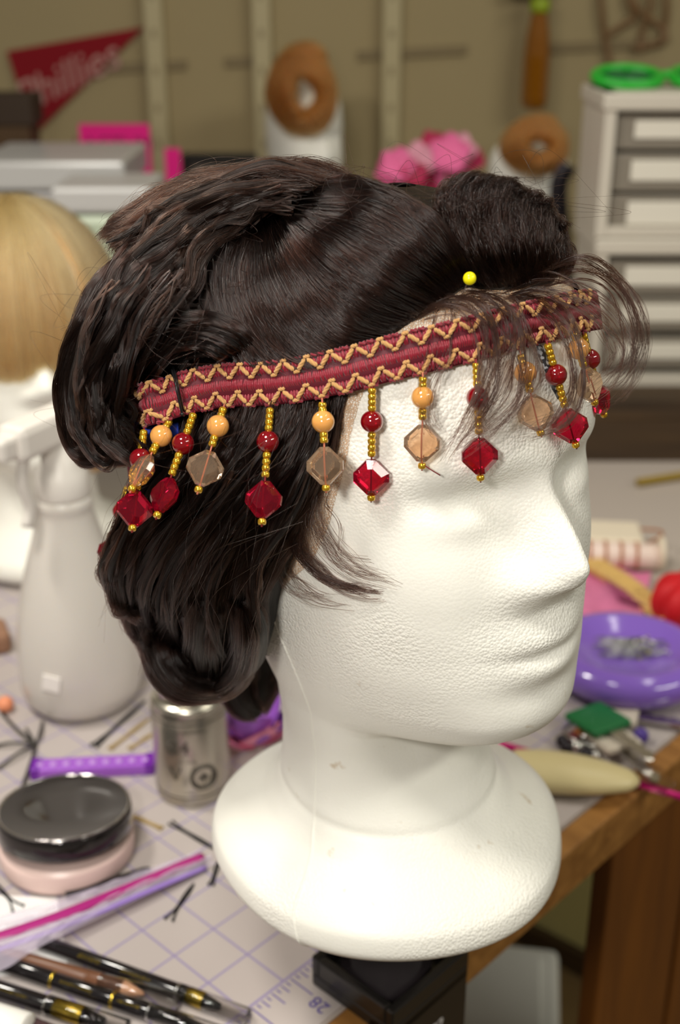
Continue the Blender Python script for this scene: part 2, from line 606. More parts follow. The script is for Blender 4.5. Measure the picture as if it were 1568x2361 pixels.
def hair_core_mat(name, c1, c2, rough=0.45):
    """solid mass of combed hair: streaks along the combing direction"""
    m = bpy.data.materials.new(name)
    m.use_nodes = True
    nt = m.node_tree
    b = nt.nodes['Principled BSDF']
    at_ = nt.nodes.new('ShaderNodeAttribute'); at_.attribute_name = 'flow'
    n = nt.nodes.new('ShaderNodeTexNoise'); n.inputs['Scale'].default_value = 1.0; n.inputs['Detail'].default_value = 5
    r = nt.nodes.new('ShaderNodeValToRGB')
    r.color_ramp.elements[0].color = c1; r.color_ramp.elements[0].position = 0.35
    r.color_ramp.elements[1].color = c2; r.color_ramp.elements[1].position = 0.75
    bp = nt.nodes.new('ShaderNodeBump'); bp.inputs['Strength'].default_value = 0.9; bp.inputs['Distance'].default_value = 0.0012
    nt.links.new(at_.outputs['Vector'], n.inputs['Vector'])
    nt.links.new(n.outputs['Fac'], r.inputs[0])
    nt.links.new(n.outputs['Fac'], bp.inputs['Height'])
    nt.links.new(r.outputs[0], b.inputs['Base Color'])
    nt.links.new(bp.outputs[0], b.inputs['Normal'])
    b.inputs['Roughness'].default_value = rough
    b.inputs['Specular IOR Level'].default_value = 0.3
    return m

M_HAIR = hair_mat('dark_brown_hair', (0.0100, 0.0047, 0.0035, 1), 0.13, 0.26, 0.0, 2.4)
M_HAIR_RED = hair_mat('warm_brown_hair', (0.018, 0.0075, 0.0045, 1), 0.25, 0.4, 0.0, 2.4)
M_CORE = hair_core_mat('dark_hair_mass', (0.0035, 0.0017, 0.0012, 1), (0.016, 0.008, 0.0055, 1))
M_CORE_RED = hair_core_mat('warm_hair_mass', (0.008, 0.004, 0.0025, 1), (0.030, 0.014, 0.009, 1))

def hair_object(name, P, r, m, parent, taper=0.55):
    """P: (n, M, 3) world points of n strands; r radius in m"""
    n, M, _ = P.shape
    hc = bpy.data.hair_curves.new(name)
    hc.add_curves([M] * n)
    org = np.array(parent.location) if parent.parent is None else np.array(parent.parent.location)
    hc.position_data.foreach_set('vector', (P - org).astype(np.float32).ravel())
    a = hc.attributes.get('radius') or hc.attributes.new('radius', 'FLOAT', 'POINT')
    t = np.linspace(0, 1, M)
    prof = 1 - (1 - taper) * np.clip((t - 0.6) / 0.4, 0, 1)
    rr = (np.broadcast_to(np.asarray(r, float).reshape(-1, 1), (n, 1)) * prof[None, :]).astype(np.float32)
    a.data.foreach_set('value', rr.ravel())
    hc.materials.append(m)
    o = bpy.data.objects.new(name, hc)
    COL.objects.link(o)
    o.parent = parent
    o['kind'] = 'stuff'
    return o

def wobble(n, M, amp, nf=3, fmax=3.0, rng=RNG):
    """smooth random offsets (n, M, 3)"""
    t = np.linspace(0, 1, M)
    out = np.zeros((n, M, 3))
    for k in range(nf):
        f = rng.uniform(0.4, fmax, (n, 1, 3))
        ph = rng.uniform(0, 2 * np.pi, (n, 1, 3))
        out += np.sin(2 * np.pi * f * t[None, :, None] + ph) * rng.normal(0, 1, (n, 1, 3))
    return out * (amp / math.sqrt(nf))

def flow_attr(o, flow):
    a = o.data.attributes.new('flow', 'FLOAT_VECTOR', 'POINT')
    a.data.foreach_set('vector', np.asarray(flow, np.float32).ravel())

HAIR_R = 0.000046

def sheet(name, guides, n, m, mcore, parent, thick=0.10, depth=0.5, amp=0.05, clumps=60, clump=0.72, M=26, cols=60, ragged=0.06, rscale=1.0, rough=0.0, core_in=0.12, coarse=0.2, local=False):
    """combed sheet of hair between guide curves (each a list of (px, py, off))"""
    G = np.array([smooth_path(to_world(g) if local else hsl(g), M) for g in guides])             # K, M, 3
    D = np.array([smooth_path(G[:, j], cols) for j in range(M)]).transpose(1, 0, 2)   # cols, M, 3
    Nrm = outward(D)
    rw = np.zeros((cols, M))
    if rough > 0:                                                       # chunky relief
        ii, jj = np.meshgrid(np.arange(cols) / cols, np.arange(M) / M, indexing='ij')
        for k in range(7):
            fx, fy = RNG.uniform(3, 11), RNG.uniform(0.5, 3.5)
            rw += np.sin(2 * np.pi * (fx * ii + fy * jj) + RNG.uniform(0, 6.28)) * RNG.normal(0, 1)
        rw *= rough / math.sqrt(7) * 0.01
        D = D + Nrm * rw[..., None]
    top = D - Nrm * core_in * 0.01
    bot = D - Nrm * depth * 0.01
    V = np.vstack([top.reshape(-1, 3), bot.reshape(-1, 3)])
    nn = cols * M
    Fs = []
    for i in range(cols - 1):
        for j in range(M - 1):
            a, b, c, d = i * M + j, (i + 1) * M + j, (i + 1) * M + j + 1, i * M + j + 1
            Fs.append((a, d, c, b)); Fs.append((nn + a, nn + b, nn + c, nn + d))
    for i in range(cols - 1):
        for j in (0, M - 1):
            a, b = i * M + j, (i + 1) * M + j
            Fs.append((a, b, nn + b, nn + a) if j == 0 else (a, nn + a, nn + b, b))
    for j in range(M - 1):
        for i in (0, cols - 1):
            a, b = i * M + j, i * M + j + 1
            Fs.append((a, nn + a, nn + b, b) if i == 0 else (a, b, nn + b, nn + a))
    core = wpart(name, (V, Fs), mcore, parent)
    fi, fj = np.meshgrid(np.linspace(0, 1, cols) * 70, np.linspace(0, 1, M) * 2.2, indexing='ij')
    fl = np.stack([fi, fj, np.zeros_like(fi)], -1).reshape(-1, 3)
    flow_attr(core, np.vstack([fl, fl + 31.7]))
    # strands
    ck = RNG.uniform(0, cols - 1.001, clumps)
    which = RNG.integers(0, clumps, n)
    k = RNG.uniform(0, cols - 1.001, n)
    near = ck[which] + RNG.normal(0, cols / clumps * 0.28, n)
    k = np.clip(np.where(RNG.random(n) < clump, near, k), 0, cols - 1.001)
    drift = RNG.normal(0, 0.02 * cols, n)
    t0 = RNG.uniform(0, ragged, n); t1 = 1 - RNG.uniform(0, ragged, n)
    tt = t0[:, None] + (t1 - t0)[:, None] * np.linspace(0, 1, M)[None, :]
    kk = np.clip(k[:, None] + drift[:, None] * np.sin(np.pi * np.linspace(0, 1, M))[None, :], 0, cols - 1.001)
    i0 = kk.astype(int); fk = (kk - i0)[..., None]
    jt = np.clip(tt * (M - 1), 0, M - 1.001); j0 = jt.astype(int); fj = (jt - j0)[..., None]
    i1 = np.minimum(i0 + 1, cols - 1)
    P = (D[i0, j0] * (1 - fk) + D[i1, j0] * fk) * (1 - fj) + (D[i0, j0 + 1] * (1 - fk) + D[i1, j0 + 1] * fk) * fj
    nr = outward(P)
    hcl = RNG.uniform(-0.5, 0.6, clumps)
    h = (RNG.uniform(-0.3, 0.5, n) + np.where(RNG.random(n) < clump, hcl[which], 0)) * thick * 0.01
    P = P + nr * h[:, None, None]
    P = P + wobble(n, M, amp * 0.01 * 0.5)
    P = P + wobble(clumps, M, amp * 0.01)[which]
    rr = HAIR_R * rscale * RNG.uniform(0.7, 1.2, n) * np.where(RNG.random(n) < coarse, RNG.uniform(1.8, 3.2, n), 1.0)
    hair_object(name + '_strands', P, rr, m, core)
    return core

def lock(name, pts, rad, n, m, mcore, parent, flat=1.0, amp=0.06, M=30, core=0.82, ragged=0.12, rscale=1.0, curl=0.0, clumps=14, world=False, up=None, spread_end=1.0, cs=0.16):
    """a lock of hair around one guide curve; rad in photo pixels at the ends and middle"""
    G = smooth_path(np.asarray(pts) if world else hsl(pts), M)
    dep = (G - CAM) @ np.array([0, CP, -SP])
    t = np.linspace(0, 1, M)
    R = np.interp(t, np.linspace(0, 1, len(rad)), rad) / FPX * dep
    T, N, B = frames(G, outward(G[:1])[0] if up is None else up)
    co = None
    if core > 0:
        na = 18
        a = np.arange(na) * 2 * np.pi / na
        tr = np.minimum(1, np.minimum(t, 1 - t) * 9 + 0.25)
        wav = 1 + 0.10 * np.sin(3 * a[None, :] + 5 * t[:, None]) + 0.08 * np.sin(7 * a[None, :] - 4 * t[:, None])
        rr = (R * core * tr)[:, None] * wav
        V = (G[:, None, :] + rr[..., None] * (np.cos(a)[None, :, None] * N[:, None, :] * flat + np.sin(a)[None, :, None] * B[:, None, :])).reshape(-1, 3)
        Fs = []
        for i in range(M - 1):
            for k in range(na):
                k2 = (k + 1) % na
                Fs.append((i * na + k, i * na + k2, (i + 1) * na + k2, (i + 1) * na + k))
        Fs.append(tuple(reversed(range(na)))); Fs.append(tuple(range((M - 1) * na, M * na)))
        co = wpart(name, (V, Fs), mcore, parent)
        fi, fj = np.meshgrid(t * 2.5, a / (2 * np.pi) * 26, indexing='ij')
        flow_attr(co, np.stack([np.cos(a)[None, :] * 5 + 0 * fi, np.sin(a)[None, :] * 5 + 0 * fi, fi], -1).reshape(-1, 3))
    ca = RNG.uniform(0, 2 * np.pi, clumps); cr_ = np.sqrt(RNG.uniform(0.25, 1.0, clumps))
    which = RNG.integers(0, clumps, n)
    x = np.cos(ca) * cr_; y = np.sin(ca) * cr_
    sx = RNG.normal(0, cs, n); sy = RNG.normal(0, cs, n)
    ax = x[which] + sx; ay = y[which] + sy
    q = np.sqrt(ax ** 2 + ay ** 2)
    lim = np.minimum(1.1 / np.maximum(q, 1e-6), 1.0); ax *= lim; ay *= lim
    sp = 1 + (spread_end - 1) * t ** 2
    tw = curl * t
    cosw, sinw = np.cos(tw), np.sin(tw)
    X = ax[:, None] * cosw[None] - ay[:, None] * sinw[None]
    Y = ax[:, None] * sinw[None] + ay[:, None] * cosw[None]
    t1 = 1 - RNG.uniform(0, ragged, n)
    P = G[None] + (R * sp)[None, :, None] * (X[..., None] * N[None] * flat + Y[..., None] * B[None])
    P = P + wobble(n, M, amp * 0.01 * 0.6) * t[None, :, None] + wobble(clumps, M, amp * 0.01)[which]
    # ragged ends
    jt = np.clip(t[None, :] * t1[:, None] * (M - 1), 0, M - 1.001); j0 = jt.astype(int); fj = (jt - j0)[..., None]
    ii = np.arange(n)[:, None]
    P = P[ii, j0] * (1 - fj) + P[ii, j0 + 1] * fj
    hair_object(name + '_strands' if core > 0 else name, P, HAIR_R * rscale * RNG.uniform(0.7, 1.2, n) * np.where(RNG.random(n) < 0.15, 1.7, 1.0), m, co if co is not None else parent)
    return co

wig = thing('wig', 'dark brown curled wig pinned up on the foam mannequin head', 'wig', HEADC)

# cap under the hair, and the lace edge that shows at the hairline
CAP_T = [0, 17, 24, 34, 43, 50, 55, 58.8, 62.8, 67.5, 74.8, 82.5, 90, 95, 110, 140, 180]
CAP_W = [25.0, 25.1, 25.08, 24.7, 24.25, 23.8, 23.1, 22.2, 21.05, 19.9, 18.2, 16.6, 14.9, 13.4, 11.8, 10.6, 10.2]
LACE_W = [24.5, 24.35, 24.22, 24.05, 23.8, 23.2, 22.35, 21.0, 19.3, 17.9, 16.4, 15.4, 14.3, 13.0, 11.6, 10.5, 10.1]
def cap_mesh(low, high, off, nt=150, nw=26):
    th = np.linspace(-np.pi, np.pi, nt, endpoint=False)
    lo = np.interp(np.degrees(np.abs(th)), CAP_T, low)
    hi = np.interp(np.degrees(np.abs(th)), CAP_T, high) if not np.isscalar(high) else np.full(nt, high)
    V = []
    for j in range(nw):
        w = lo + (hi - lo) * (j / (nw - 1))
        u, v = head_uv(th, w)
        q = np.stack([u, v, w], 1)
        n_ = (q - EC) / EA ** 2
        n_ /= np.linalg.norm(n_, axis=1, keepdims=True)
        V.append(q + n_ * off)
    V = np.vstack(V)
    Fs = [(j * nt + i, j * nt + (i + 1) % nt, (j + 1) * nt + (i + 1) % nt, (j + 1) * nt + i) for j in range(nw - 1) for i in range(nt)]
    return hpt(V[:, 0], V[:, 1], V[:, 2]), Fs
capo = wpart('wig_cap', cap_mesh(CAP_W, 27.2, 0.22), M_CORE, wig)
flow_attr(capo, np.asarray([v.co[:] for v in capo.data.vertices]) * 300)

def lace_mat():
    m = bpy.data.materials.new('lace_netting')
    m.use_nodes = True
    nt = m.node_tree
    b = nt.nodes['Principled BSDF']
    b.inputs['Base Color'].default_value = srgb(206, 168, 132)
    b.inputs['Roughness'].default_value = 0.7
    tc = nt.nodes.new('ShaderNodeTexCoord')
    v = nt.nodes.new('ShaderNodeTexVoronoi'); v.feature = 'DISTANCE_TO_EDGE'; v.inputs['Scale'].default_value = 1300
    r = nt.nodes.new('ShaderNodeMapRange')
    r.inputs[1].default_value = 0.05; r.inputs[2].default_value = 0.16; r.inputs[3].default_value = 0.85; r.inputs[4].default_value = 0.10
    nt.links.new(tc.outputs['Object'], v.inputs['Vector'])
    nt.links.new(v.outputs['Distance'], r.inputs[0])
    nt.links.new(r.outputs[0], b.inputs['Alpha'])
    return m
M_LACE = lace_mat()
wpart('lace_front', cap_mesh(LACE_W, [a + 0.5 for a in CAP_W], 0.06, 220, 8), M_LACE, wig)

# swept front, gathered at the crown
sheet('swept_front', [
 [(1082, 650, 1.10), (1066, 600, 1.75), (1010, 505, 2.50), (900, 436, 2.60), (800, 412, 2.50), (700, 438, 2.10), (650, 470, 1.70)],
 [(1066, 660, 1.10), (1020, 590, 2.05), (940, 515, 2.50), (840, 470, 2.50), (740, 462, 2.10), (690, 465, 1.90), (650, 480, 1.70)],
 [(1035, 682, 1.10), (965, 620, 1.95), (875, 560, 2.30), (775, 510, 2.30), (700, 490, 1.90), (670, 485, 1.80), (648, 485, 1.70)],
 [(990, 712, 1.10), (905, 662, 1.85), (815, 600, 2.20), (735, 540, 2.20), (675, 502, 1.90), (655, 494, 1.80), (642, 490, 1.70)],
 [(935, 748, 1.10), (855, 715, 1.75), (775, 655, 2.10), (705, 582, 2.10), (658, 522, 1.90), (645, 503, 1.80), (636, 492, 1.70)],
 [(880, 790, 1.10), (800, 772, 1.65), (722, 705, 2.00), (662, 622, 2.10), (636, 550, 1.90), (630, 515, 1.80), (628, 495, 1.70)],
 [(800, 840, 1.45), (720, 808, 1.75), (650, 735, 2.10), (612, 652, 2.20), (606, 572, 2.00), (610, 525, 1.80), (618, 497, 1.70)],
 [(700, 860, 1.65), (640, 818, 1.95), (582, 742, 2.20), (556, 660, 2.30), (570, 572, 2.10), (590, 520, 1.80), (608, 498, 1.70)],
 [(600, 870, 1.85), (562, 808, 2.15), (512, 722, 2.30), (495, 640, 2.30), (520, 562, 2.10), (560, 515, 1.90), (595, 500, 1.80)],
 [(550, 840, 1.95), (505, 760, 2.35), (470, 690, 2.40), (462, 612, 2.30), (495, 548, 2.20), (540, 512, 2.00), (580, 500, 1.80)],
], 7000, M_HAIR, M_CORE, wig, thick=0.2, amp=0.05, clumps=110, cols=80, rough=0.02)
# tousled crown, warmer reddish brown
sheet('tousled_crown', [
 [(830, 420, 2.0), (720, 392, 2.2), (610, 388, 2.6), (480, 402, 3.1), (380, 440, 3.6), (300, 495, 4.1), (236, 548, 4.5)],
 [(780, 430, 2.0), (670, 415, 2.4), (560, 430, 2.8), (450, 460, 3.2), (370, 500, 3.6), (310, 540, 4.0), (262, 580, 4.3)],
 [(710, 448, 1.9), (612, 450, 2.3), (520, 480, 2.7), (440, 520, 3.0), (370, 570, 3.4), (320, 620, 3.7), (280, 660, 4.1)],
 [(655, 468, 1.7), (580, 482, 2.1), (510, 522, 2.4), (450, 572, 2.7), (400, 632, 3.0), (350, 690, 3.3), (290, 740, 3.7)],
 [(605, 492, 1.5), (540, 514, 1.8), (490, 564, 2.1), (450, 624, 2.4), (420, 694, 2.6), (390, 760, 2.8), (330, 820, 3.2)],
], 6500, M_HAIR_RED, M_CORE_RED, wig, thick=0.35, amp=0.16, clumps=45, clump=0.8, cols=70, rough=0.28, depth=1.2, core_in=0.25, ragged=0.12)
BG = [[(830, 418, 2.1), (720, 390, 2.4), (610, 386, 2.8), (480, 400, 3.3), (380, 438, 3.8), (300, 493, 4.3), (236, 546, 4.7)],
 [(710, 446, 2.1), (612, 448, 2.5), (520, 478, 2.9), (440, 518, 3.2), (370, 568, 3.6), (320, 618, 3.9), (280, 658, 4.3)],
 [(605, 490, 1.7), (540, 512, 2.0), (490, 562, 2.3), (450, 622, 2.6), (420, 692, 2.8), (390, 758, 3.0), (330, 818, 3.4)]]
BGa = np.array(BG)
for k in range(26):
    f = RNG.uniform(0, 2); i0 = min(int(f), 1); f -= i0
    g = BGa[i0] * (1 - f) + BGa[i0 + 1] * f
    a, b = sorted(RNG.uniform(0, 1, 2))
    if b - a < .35:
        a, b = max(0, a - .25), min(1, b + .25)
    gi = np.array([[np.interp(t, np.linspace(0, 1, 7), g[:, c]) for c in range(3)] for t in np.linspace(a, b, 5)])
    gi[:, 0] += RNG.normal(0, 9, 5); gi[:, 1] += RNG.normal(0, 9, 5); gi[:, 2] += RNG.normal(0.12, .12, 5)
    lock('tousled_lock', [tuple(q) for q in gi], [6, RNG.uniform(12, 20), RNG.uniform(14, 22), RNG.uniform(10, 16), 5], 130, M_HAIR_RED if k % 3 else M_HAIR, M_CORE_RED, wig, amp=0.09, core=0.7, ragged=0.3, clumps=7, M=22)
# back mass under the crown and the hanging sheet below the trim
sheet('nape_fall', [
 [(806, 890, 0.70), (782, 980, 0.70), (752, 1070, 0.60), (716, 1160, 0.60), (672, 1250, 0.80), (632, 1330, 1.00), (608, 1400, 1.10), (606, 1470, 1.20), (590, 1540, 1.20)],
 [(750, 890, 0.95), (725, 1000, 1.25), (680, 1100, 1.45), (622, 1200, 1.60), (565, 1290, 1.90), (535, 1380, 2.10), (540, 1470, 2.00), (550, 1550, 1.80)],
 [(690, 900, 1.25), (650, 1010, 1.65), (590, 1110, 1.95), (520, 1200, 2.20), (455, 1290, 2.60), (432, 1380, 2.70), (455, 1470, 2.60), (500, 1570, 2.40)],
 [(620, 910, 1.45), (570, 1020, 1.95), (510, 1110, 2.25), (440, 1200, 2.60), (372, 1290, 3.00), (350, 1380, 3.10), (375, 1470, 3.00), (430, 1580, 2.80)],
 [(550, 920, 1.55), (500, 1020, 2.15), (440, 1110, 2.55), (370, 1200, 2.90), (305, 1290, 3.40), (292, 1370, 3.60), (325, 1450, 3.50), (375, 1560, 3.20)],
 [(470, 930, 1.75), (420, 1030, 2.45), (370, 1110, 2.85), (312, 1200, 3.30), (268, 1290, 3.80), (268, 1345, 4.00), (300, 1420, 3.80), (345, 1500, 3.60)],
 [(400, 940, 1.95), (355, 1040, 2.85), (318, 1110, 3.25), (282, 1200, 3.70), (252, 1280, 4.20), (250, 1325, 4.30), (275, 1390, 4.10), (315, 1450, 3.80)],
], 11000, M_HAIR, M_CORE, wig, thick=0.3, amp=0.11, clumps=70, cols=80, M=32, depth=1.6, rough=0.16, core_in=0.2, ragged=0.1)
# far side and back of the head
def skull_pt(az, el, off):
    """head coordinates on the inflated skull: az azimuth from the face (deg), el elevation (deg)"""
    a, e = math.radians(az), math.radians(el)
    A = EA + off
    return EC + A * np.array([math.cos(e) * math.cos(a), math.cos(e) * math.sin(a), math.sin(e)])
sheet('far_side_fall', [[skull_pt(az, el, o) for el, o in ((62, 0.35), (45, 0.5), (22, 0.7), (0, 0.9), (-25, 1.3), (-45, 2.0), (-62, 2.6))] for az in (140, 165, 190, 215, 240, 262, 284)],
      5000, M_HAIR, M_CORE, wig, thick=0.3, amp=0.12, clumps=50, cols=60, depth=1.0, rough=0.15, core_in=0.2, local=True)
# rolled curls behind the ear
for pts, rad, n in [
 ([(345, 620, 3.6), (285, 690, 4.2), (225, 780, 4.6), (188, 880, 4.7), (178, 970, 4.6), (195, 1030, 4.4), (235, 1040, 4.1), (262, 1010, 3.9)], [35, 48, 52, 48, 42, 36, 28, 14], 1700),
 ([(400, 640, 3.0), (330, 710, 3.6), (270, 800, 4.0), (240, 900, 4.1), (238, 980, 4.0), (262, 1035, 3.7), (305, 1040, 3.3), (330, 1010, 3.0)], [40, 50, 52, 50, 44, 36, 28, 14], 1700),
 ([(440, 690, 2.3), (370, 760, 2.8), (320, 850, 3.0), (300, 940, 2.9), (312, 1010, 2.6), (345, 1035, 2.3)], [40, 50, 52, 48, 38, 20], 1500),
 ([(480, 740, 1.9), (420, 810, 2.3), (385, 890, 2.4), (375, 960, 2.2), (390, 1010, 1.9)], [40, 46, 46, 40, 26], 1200),
 ([(610, 852, 1.3), (565, 785, 2.1), (490, 750, 2.6), (410, 762, 2.9), (350, 820, 3.0), (318, 890, 3.0), (305, 960, 2.8)], [20, 30, 32, 32, 34, 30, 22], 1500),
 ([(600, 862, 1.2), (530, 815, 1.8), (460, 810, 2.1), (405, 840, 2.2), (385, 880, 2.0)], [18, 26, 28, 26, 20], 900),
 ([(300, 600, 4.0), (250, 660, 4.6), (212, 730, 4.9), (172, 830, 5.1), (158, 930, 5.0), (170, 990, 4.8)], [28, 36, 38, 34, 26, 12], 1000),
 ([(420, 560, 3.2), (350, 620, 3.7), (300, 680, 4.1), (260, 750, 4.3)], [32, 44, 44, 24], 900),
 ([(330, 560, 3.9), (290, 620, 4.3), (262, 690, 4.6), (232, 740, 4.8), (200, 770, 4.9)], [24, 34, 34, 26, 10], 800),
]:
    lock('rolled_curl', pts, rad, n, M_HAIR, M_CORE, wig, amp=0.07, curl=0.8, core=0.86)
# wavy locks lying on the nape fall
NG = [[(770, 930, .9), (735, 1030, 1.1), (690, 1130, 1.4), (640, 1230, 1.7), (600, 1320, 1.9), (590, 1400, 2.0), (600, 1480, 1.9)],
 [(660, 940, 1.5), (600, 1060, 2.0), (520, 1170, 2.5), (440, 1270, 2.9), (400, 1370, 3.1), (410, 1470, 3.1), (460, 1560, 2.8)],
 [(540, 950, 1.9), (480, 1050, 2.4), (410, 1150, 3.0), (330, 1250, 3.6), (290, 1340, 3.9), (300, 1420, 3.8), (350, 1500, 3.5)],
 [(430, 980, 2.3), (370, 1070, 3.0), (320, 1150, 3.5), (275, 1230, 4.0), (250, 1310, 4.3), (265, 1370, 4.2), (310, 1430, 3.9)]]
NGa = np.array(NG)
for k in range(34):
    f = RNG.uniform(0, 3); i0 = min(int(f), 2); f -= i0
    g = NGa[i0] * (1 - f) + NGa[i0 + 1] * f
    a = RNG.uniform(0, .45); b = min(1, a + RNG.uniform(.45, .75))
    tq = np.linspace(a, b, 7)
    gi = np.array([[np.interp(t, np.linspace(0, 1, 7), g[:, c]) for c in range(3)] for t in tq])
    w_ = RNG.uniform(5, 13) * np.sin(np.linspace(0, RNG.uniform(3, 6), 7) + RNG.uniform(0, 6))
    gi[:, 0] += w_; gi[:, 1] += w_ * .6; gi[:, 2] += RNG.normal(0.12, .08)
    lock('nape_wave', [tuple(q) for q in gi], [6, RNG.uniform(10, 18), RNG.uniform(14, 22), RNG.uniform(10, 18), 5], 130, M_HAIR_RED if k % 4 == 0 else M_HAIR, M_CORE, wig, amp=0.06, core=0.6, ragged=0.25, clumps=8, M=24, flat=0.7)
# curled locks over the rolled side
SG = np.array([[(455, 640, 2.9), (375, 730, 3.5), (325, 830, 3.7), (305, 920, 3.6), (318, 990, 3.3), (350, 1020, 3.0)],
 [(390, 610, 3.7), (300, 710, 4.5), (250, 830, 4.8), (230, 930, 4.8), (240, 1010, 4.6), (285, 1045, 4.2)],
 [(320, 590, 4.3), (245, 690, 5.0), (192, 810, 5.3), (165, 910, 5.3), (165, 1000, 5.2), (200, 1058, 4.9)]])
for k in range(24):
    f = RNG.uniform(0, 2); i0 = min(int(f), 1); f -= i0
    g = SG[i0] * (1 - f) + SG[i0 + 1] * f
    a = RNG.uniform(0, .4); b = min(1, a + RNG.uniform(.5, .8))
    gi = np.array([[np.interp(t, np.linspace(0, 1, 6), g[:, c]) for c in range(3)] for t in np.linspace(a, b, 8)])
    w_ = RNG.uniform(6, 16) * np.sin(np.linspace(0, RNG.uniform(3, 7), 8) + RNG.uniform(0, 6))
    gi[:, 0] += w_; gi[:, 1] += w_ * .3; gi[:, 2] += RNG.normal(0.15, .1)
    if k % 3 == 0:                       # ends turning into a loop
        e = gi[-1]
        gi = np.vstack([gi, [e[0] + 30, e[1] + 18, e[2] - .3], [e[0] + 48, e[1] - 14, e[2] - .4], [e[0] + 26, e[1] - 40, e[2] - .1]])
    lock('side_curl', [tuple(q) for q in gi], [6, RNG.uniform(12, 20), RNG.uniform(14, 24), RNG.uniform(12, 20), 5], 130, M_HAIR_RED if k % 3 == 1 else M_HAIR, M_CORE, wig, amp=0.07, core=0.6, ragged=0.2, clumps=8, M=28, flat=0.75)
for k in range(7):                       # arching locks above the left end of the trim
    d = k * 9
    lock('arched_lock', [(600 - d, 848 - d * .2, 1.5), (560 - d, 785 + d * .6, 2.4 + .05 * k), (488 - d * .6, 752 + d * .8, 3.0), (410 - d * .2, 768 + d * .8, 3.3), (355 + d * .1, 822 + d * .7, 3.5), (335 + d * .3, 880 + d * .2, 3.3)],
         [5, 12, 15, 14, 12, 5], 140, M_HAIR, M_CORE, wig, amp=0.05, core=0.55, ragged=0.15, clumps=8, M=26, flat=0.7)
# turned-under ends at the nape
for pts, rad, n in [
 ([(430, 1380, 2.7), (385, 1450, 3.1), (380, 1520, 3.1), (430, 1575, 2.9), (510, 1575, 2.5), (570, 1530, 2.0)], [40, 48, 48, 44, 38, 24], 1500),
 ([(560, 1380, 1.9), (575, 1450, 1.9), (560, 1520, 2.0), (510, 1570, 2.3), (440, 1585, 2.6)], [34, 46, 48, 40, 22], 1300),
 ([(480, 1380, 2.4), (470, 1460, 2.6), (490, 1530, 2.5), (540, 1570, 2.1)], [46, 52, 48, 26], 1200),
 ([(340, 1330, 3.3), (320, 1390, 3.6), (345, 1450, 3.5), (400, 1480, 3.2)], [40, 46, 42, 26], 1000),
 ([(290, 1240, 3.8), (262, 1310, 4.2), (285, 1380, 4.1), (330, 1420, 3.8)], [28, 36, 34, 22], 800),
]:
    lock('turned_end', pts, rad, n, M_HAIR, M_CORE, wig, amp=0.08, curl=0.6, core=0.85)
nape = [at(600, 1440, 0.518), at(598, 1520, 0.518), at(592, 1590, 0.512), at(588, 1650, 0.507)]
lock('nape_lock', nape, [50, 56, 48, 24], 1200, M_HAIR, M_CORE, wig, world=True, amp=0.08, core=0.85)
nape2 = [at(545, 1480, 0.502), at(545, 1560, 0.502), at(560, 1620, 0.496), at(600, 1650, 0.496)]
lock('nape_lock', nape2, [44, 48, 36, 16], 800, M_HAIR, M_CORE, wig, world=True, amp=0.08, core=0.85)
# far pompadour roll
sheet('front_roll', [
 [(1095, 652, 1.1), (1052, 590, 1.5), (1010, 520, 1.8), (1004, 465, 2.2), (1030, 425, 2.6), (1072, 408, 2.7)],
 [(1130, 656, 1.1), (1092, 590, 1.7), (1062, 520, 2.1), (1060, 460, 2.5), (1085, 420, 2.8), (1125, 414, 2.8)],
 [(1170, 656, 1.1), (1145, 590, 1.9), (1128, 520, 2.3), (1130, 465, 2.7), (1150, 432, 2.9), (1185, 432, 2.8)],
 [(1210, 652, 1.1), (1200, 590, 1.9), (1192, 530, 2.3), (1196, 480, 2.6), (1212, 455, 2.7), (1238, 462, 2.7)],
 [(1255, 646, 1.1), (1252, 595, 1.8), (1250, 545, 2.1), (1252, 505, 2.3), (1260, 488, 2.4), (1275, 500, 2.4)],
 [(1290, 642, 1.1), (1294, 605, 1.5), (1294, 570, 1.7), (1292, 545, 1.8), (1290, 532, 2.0), (1291, 545, 2.0)],
], 6000, M_HAIR, M_CORE, wig, thick=0.35, amp=0.09, clumps=50, cols=50, depth=1.0, rough=0.05, core_in=0.2, ragged=0.1)
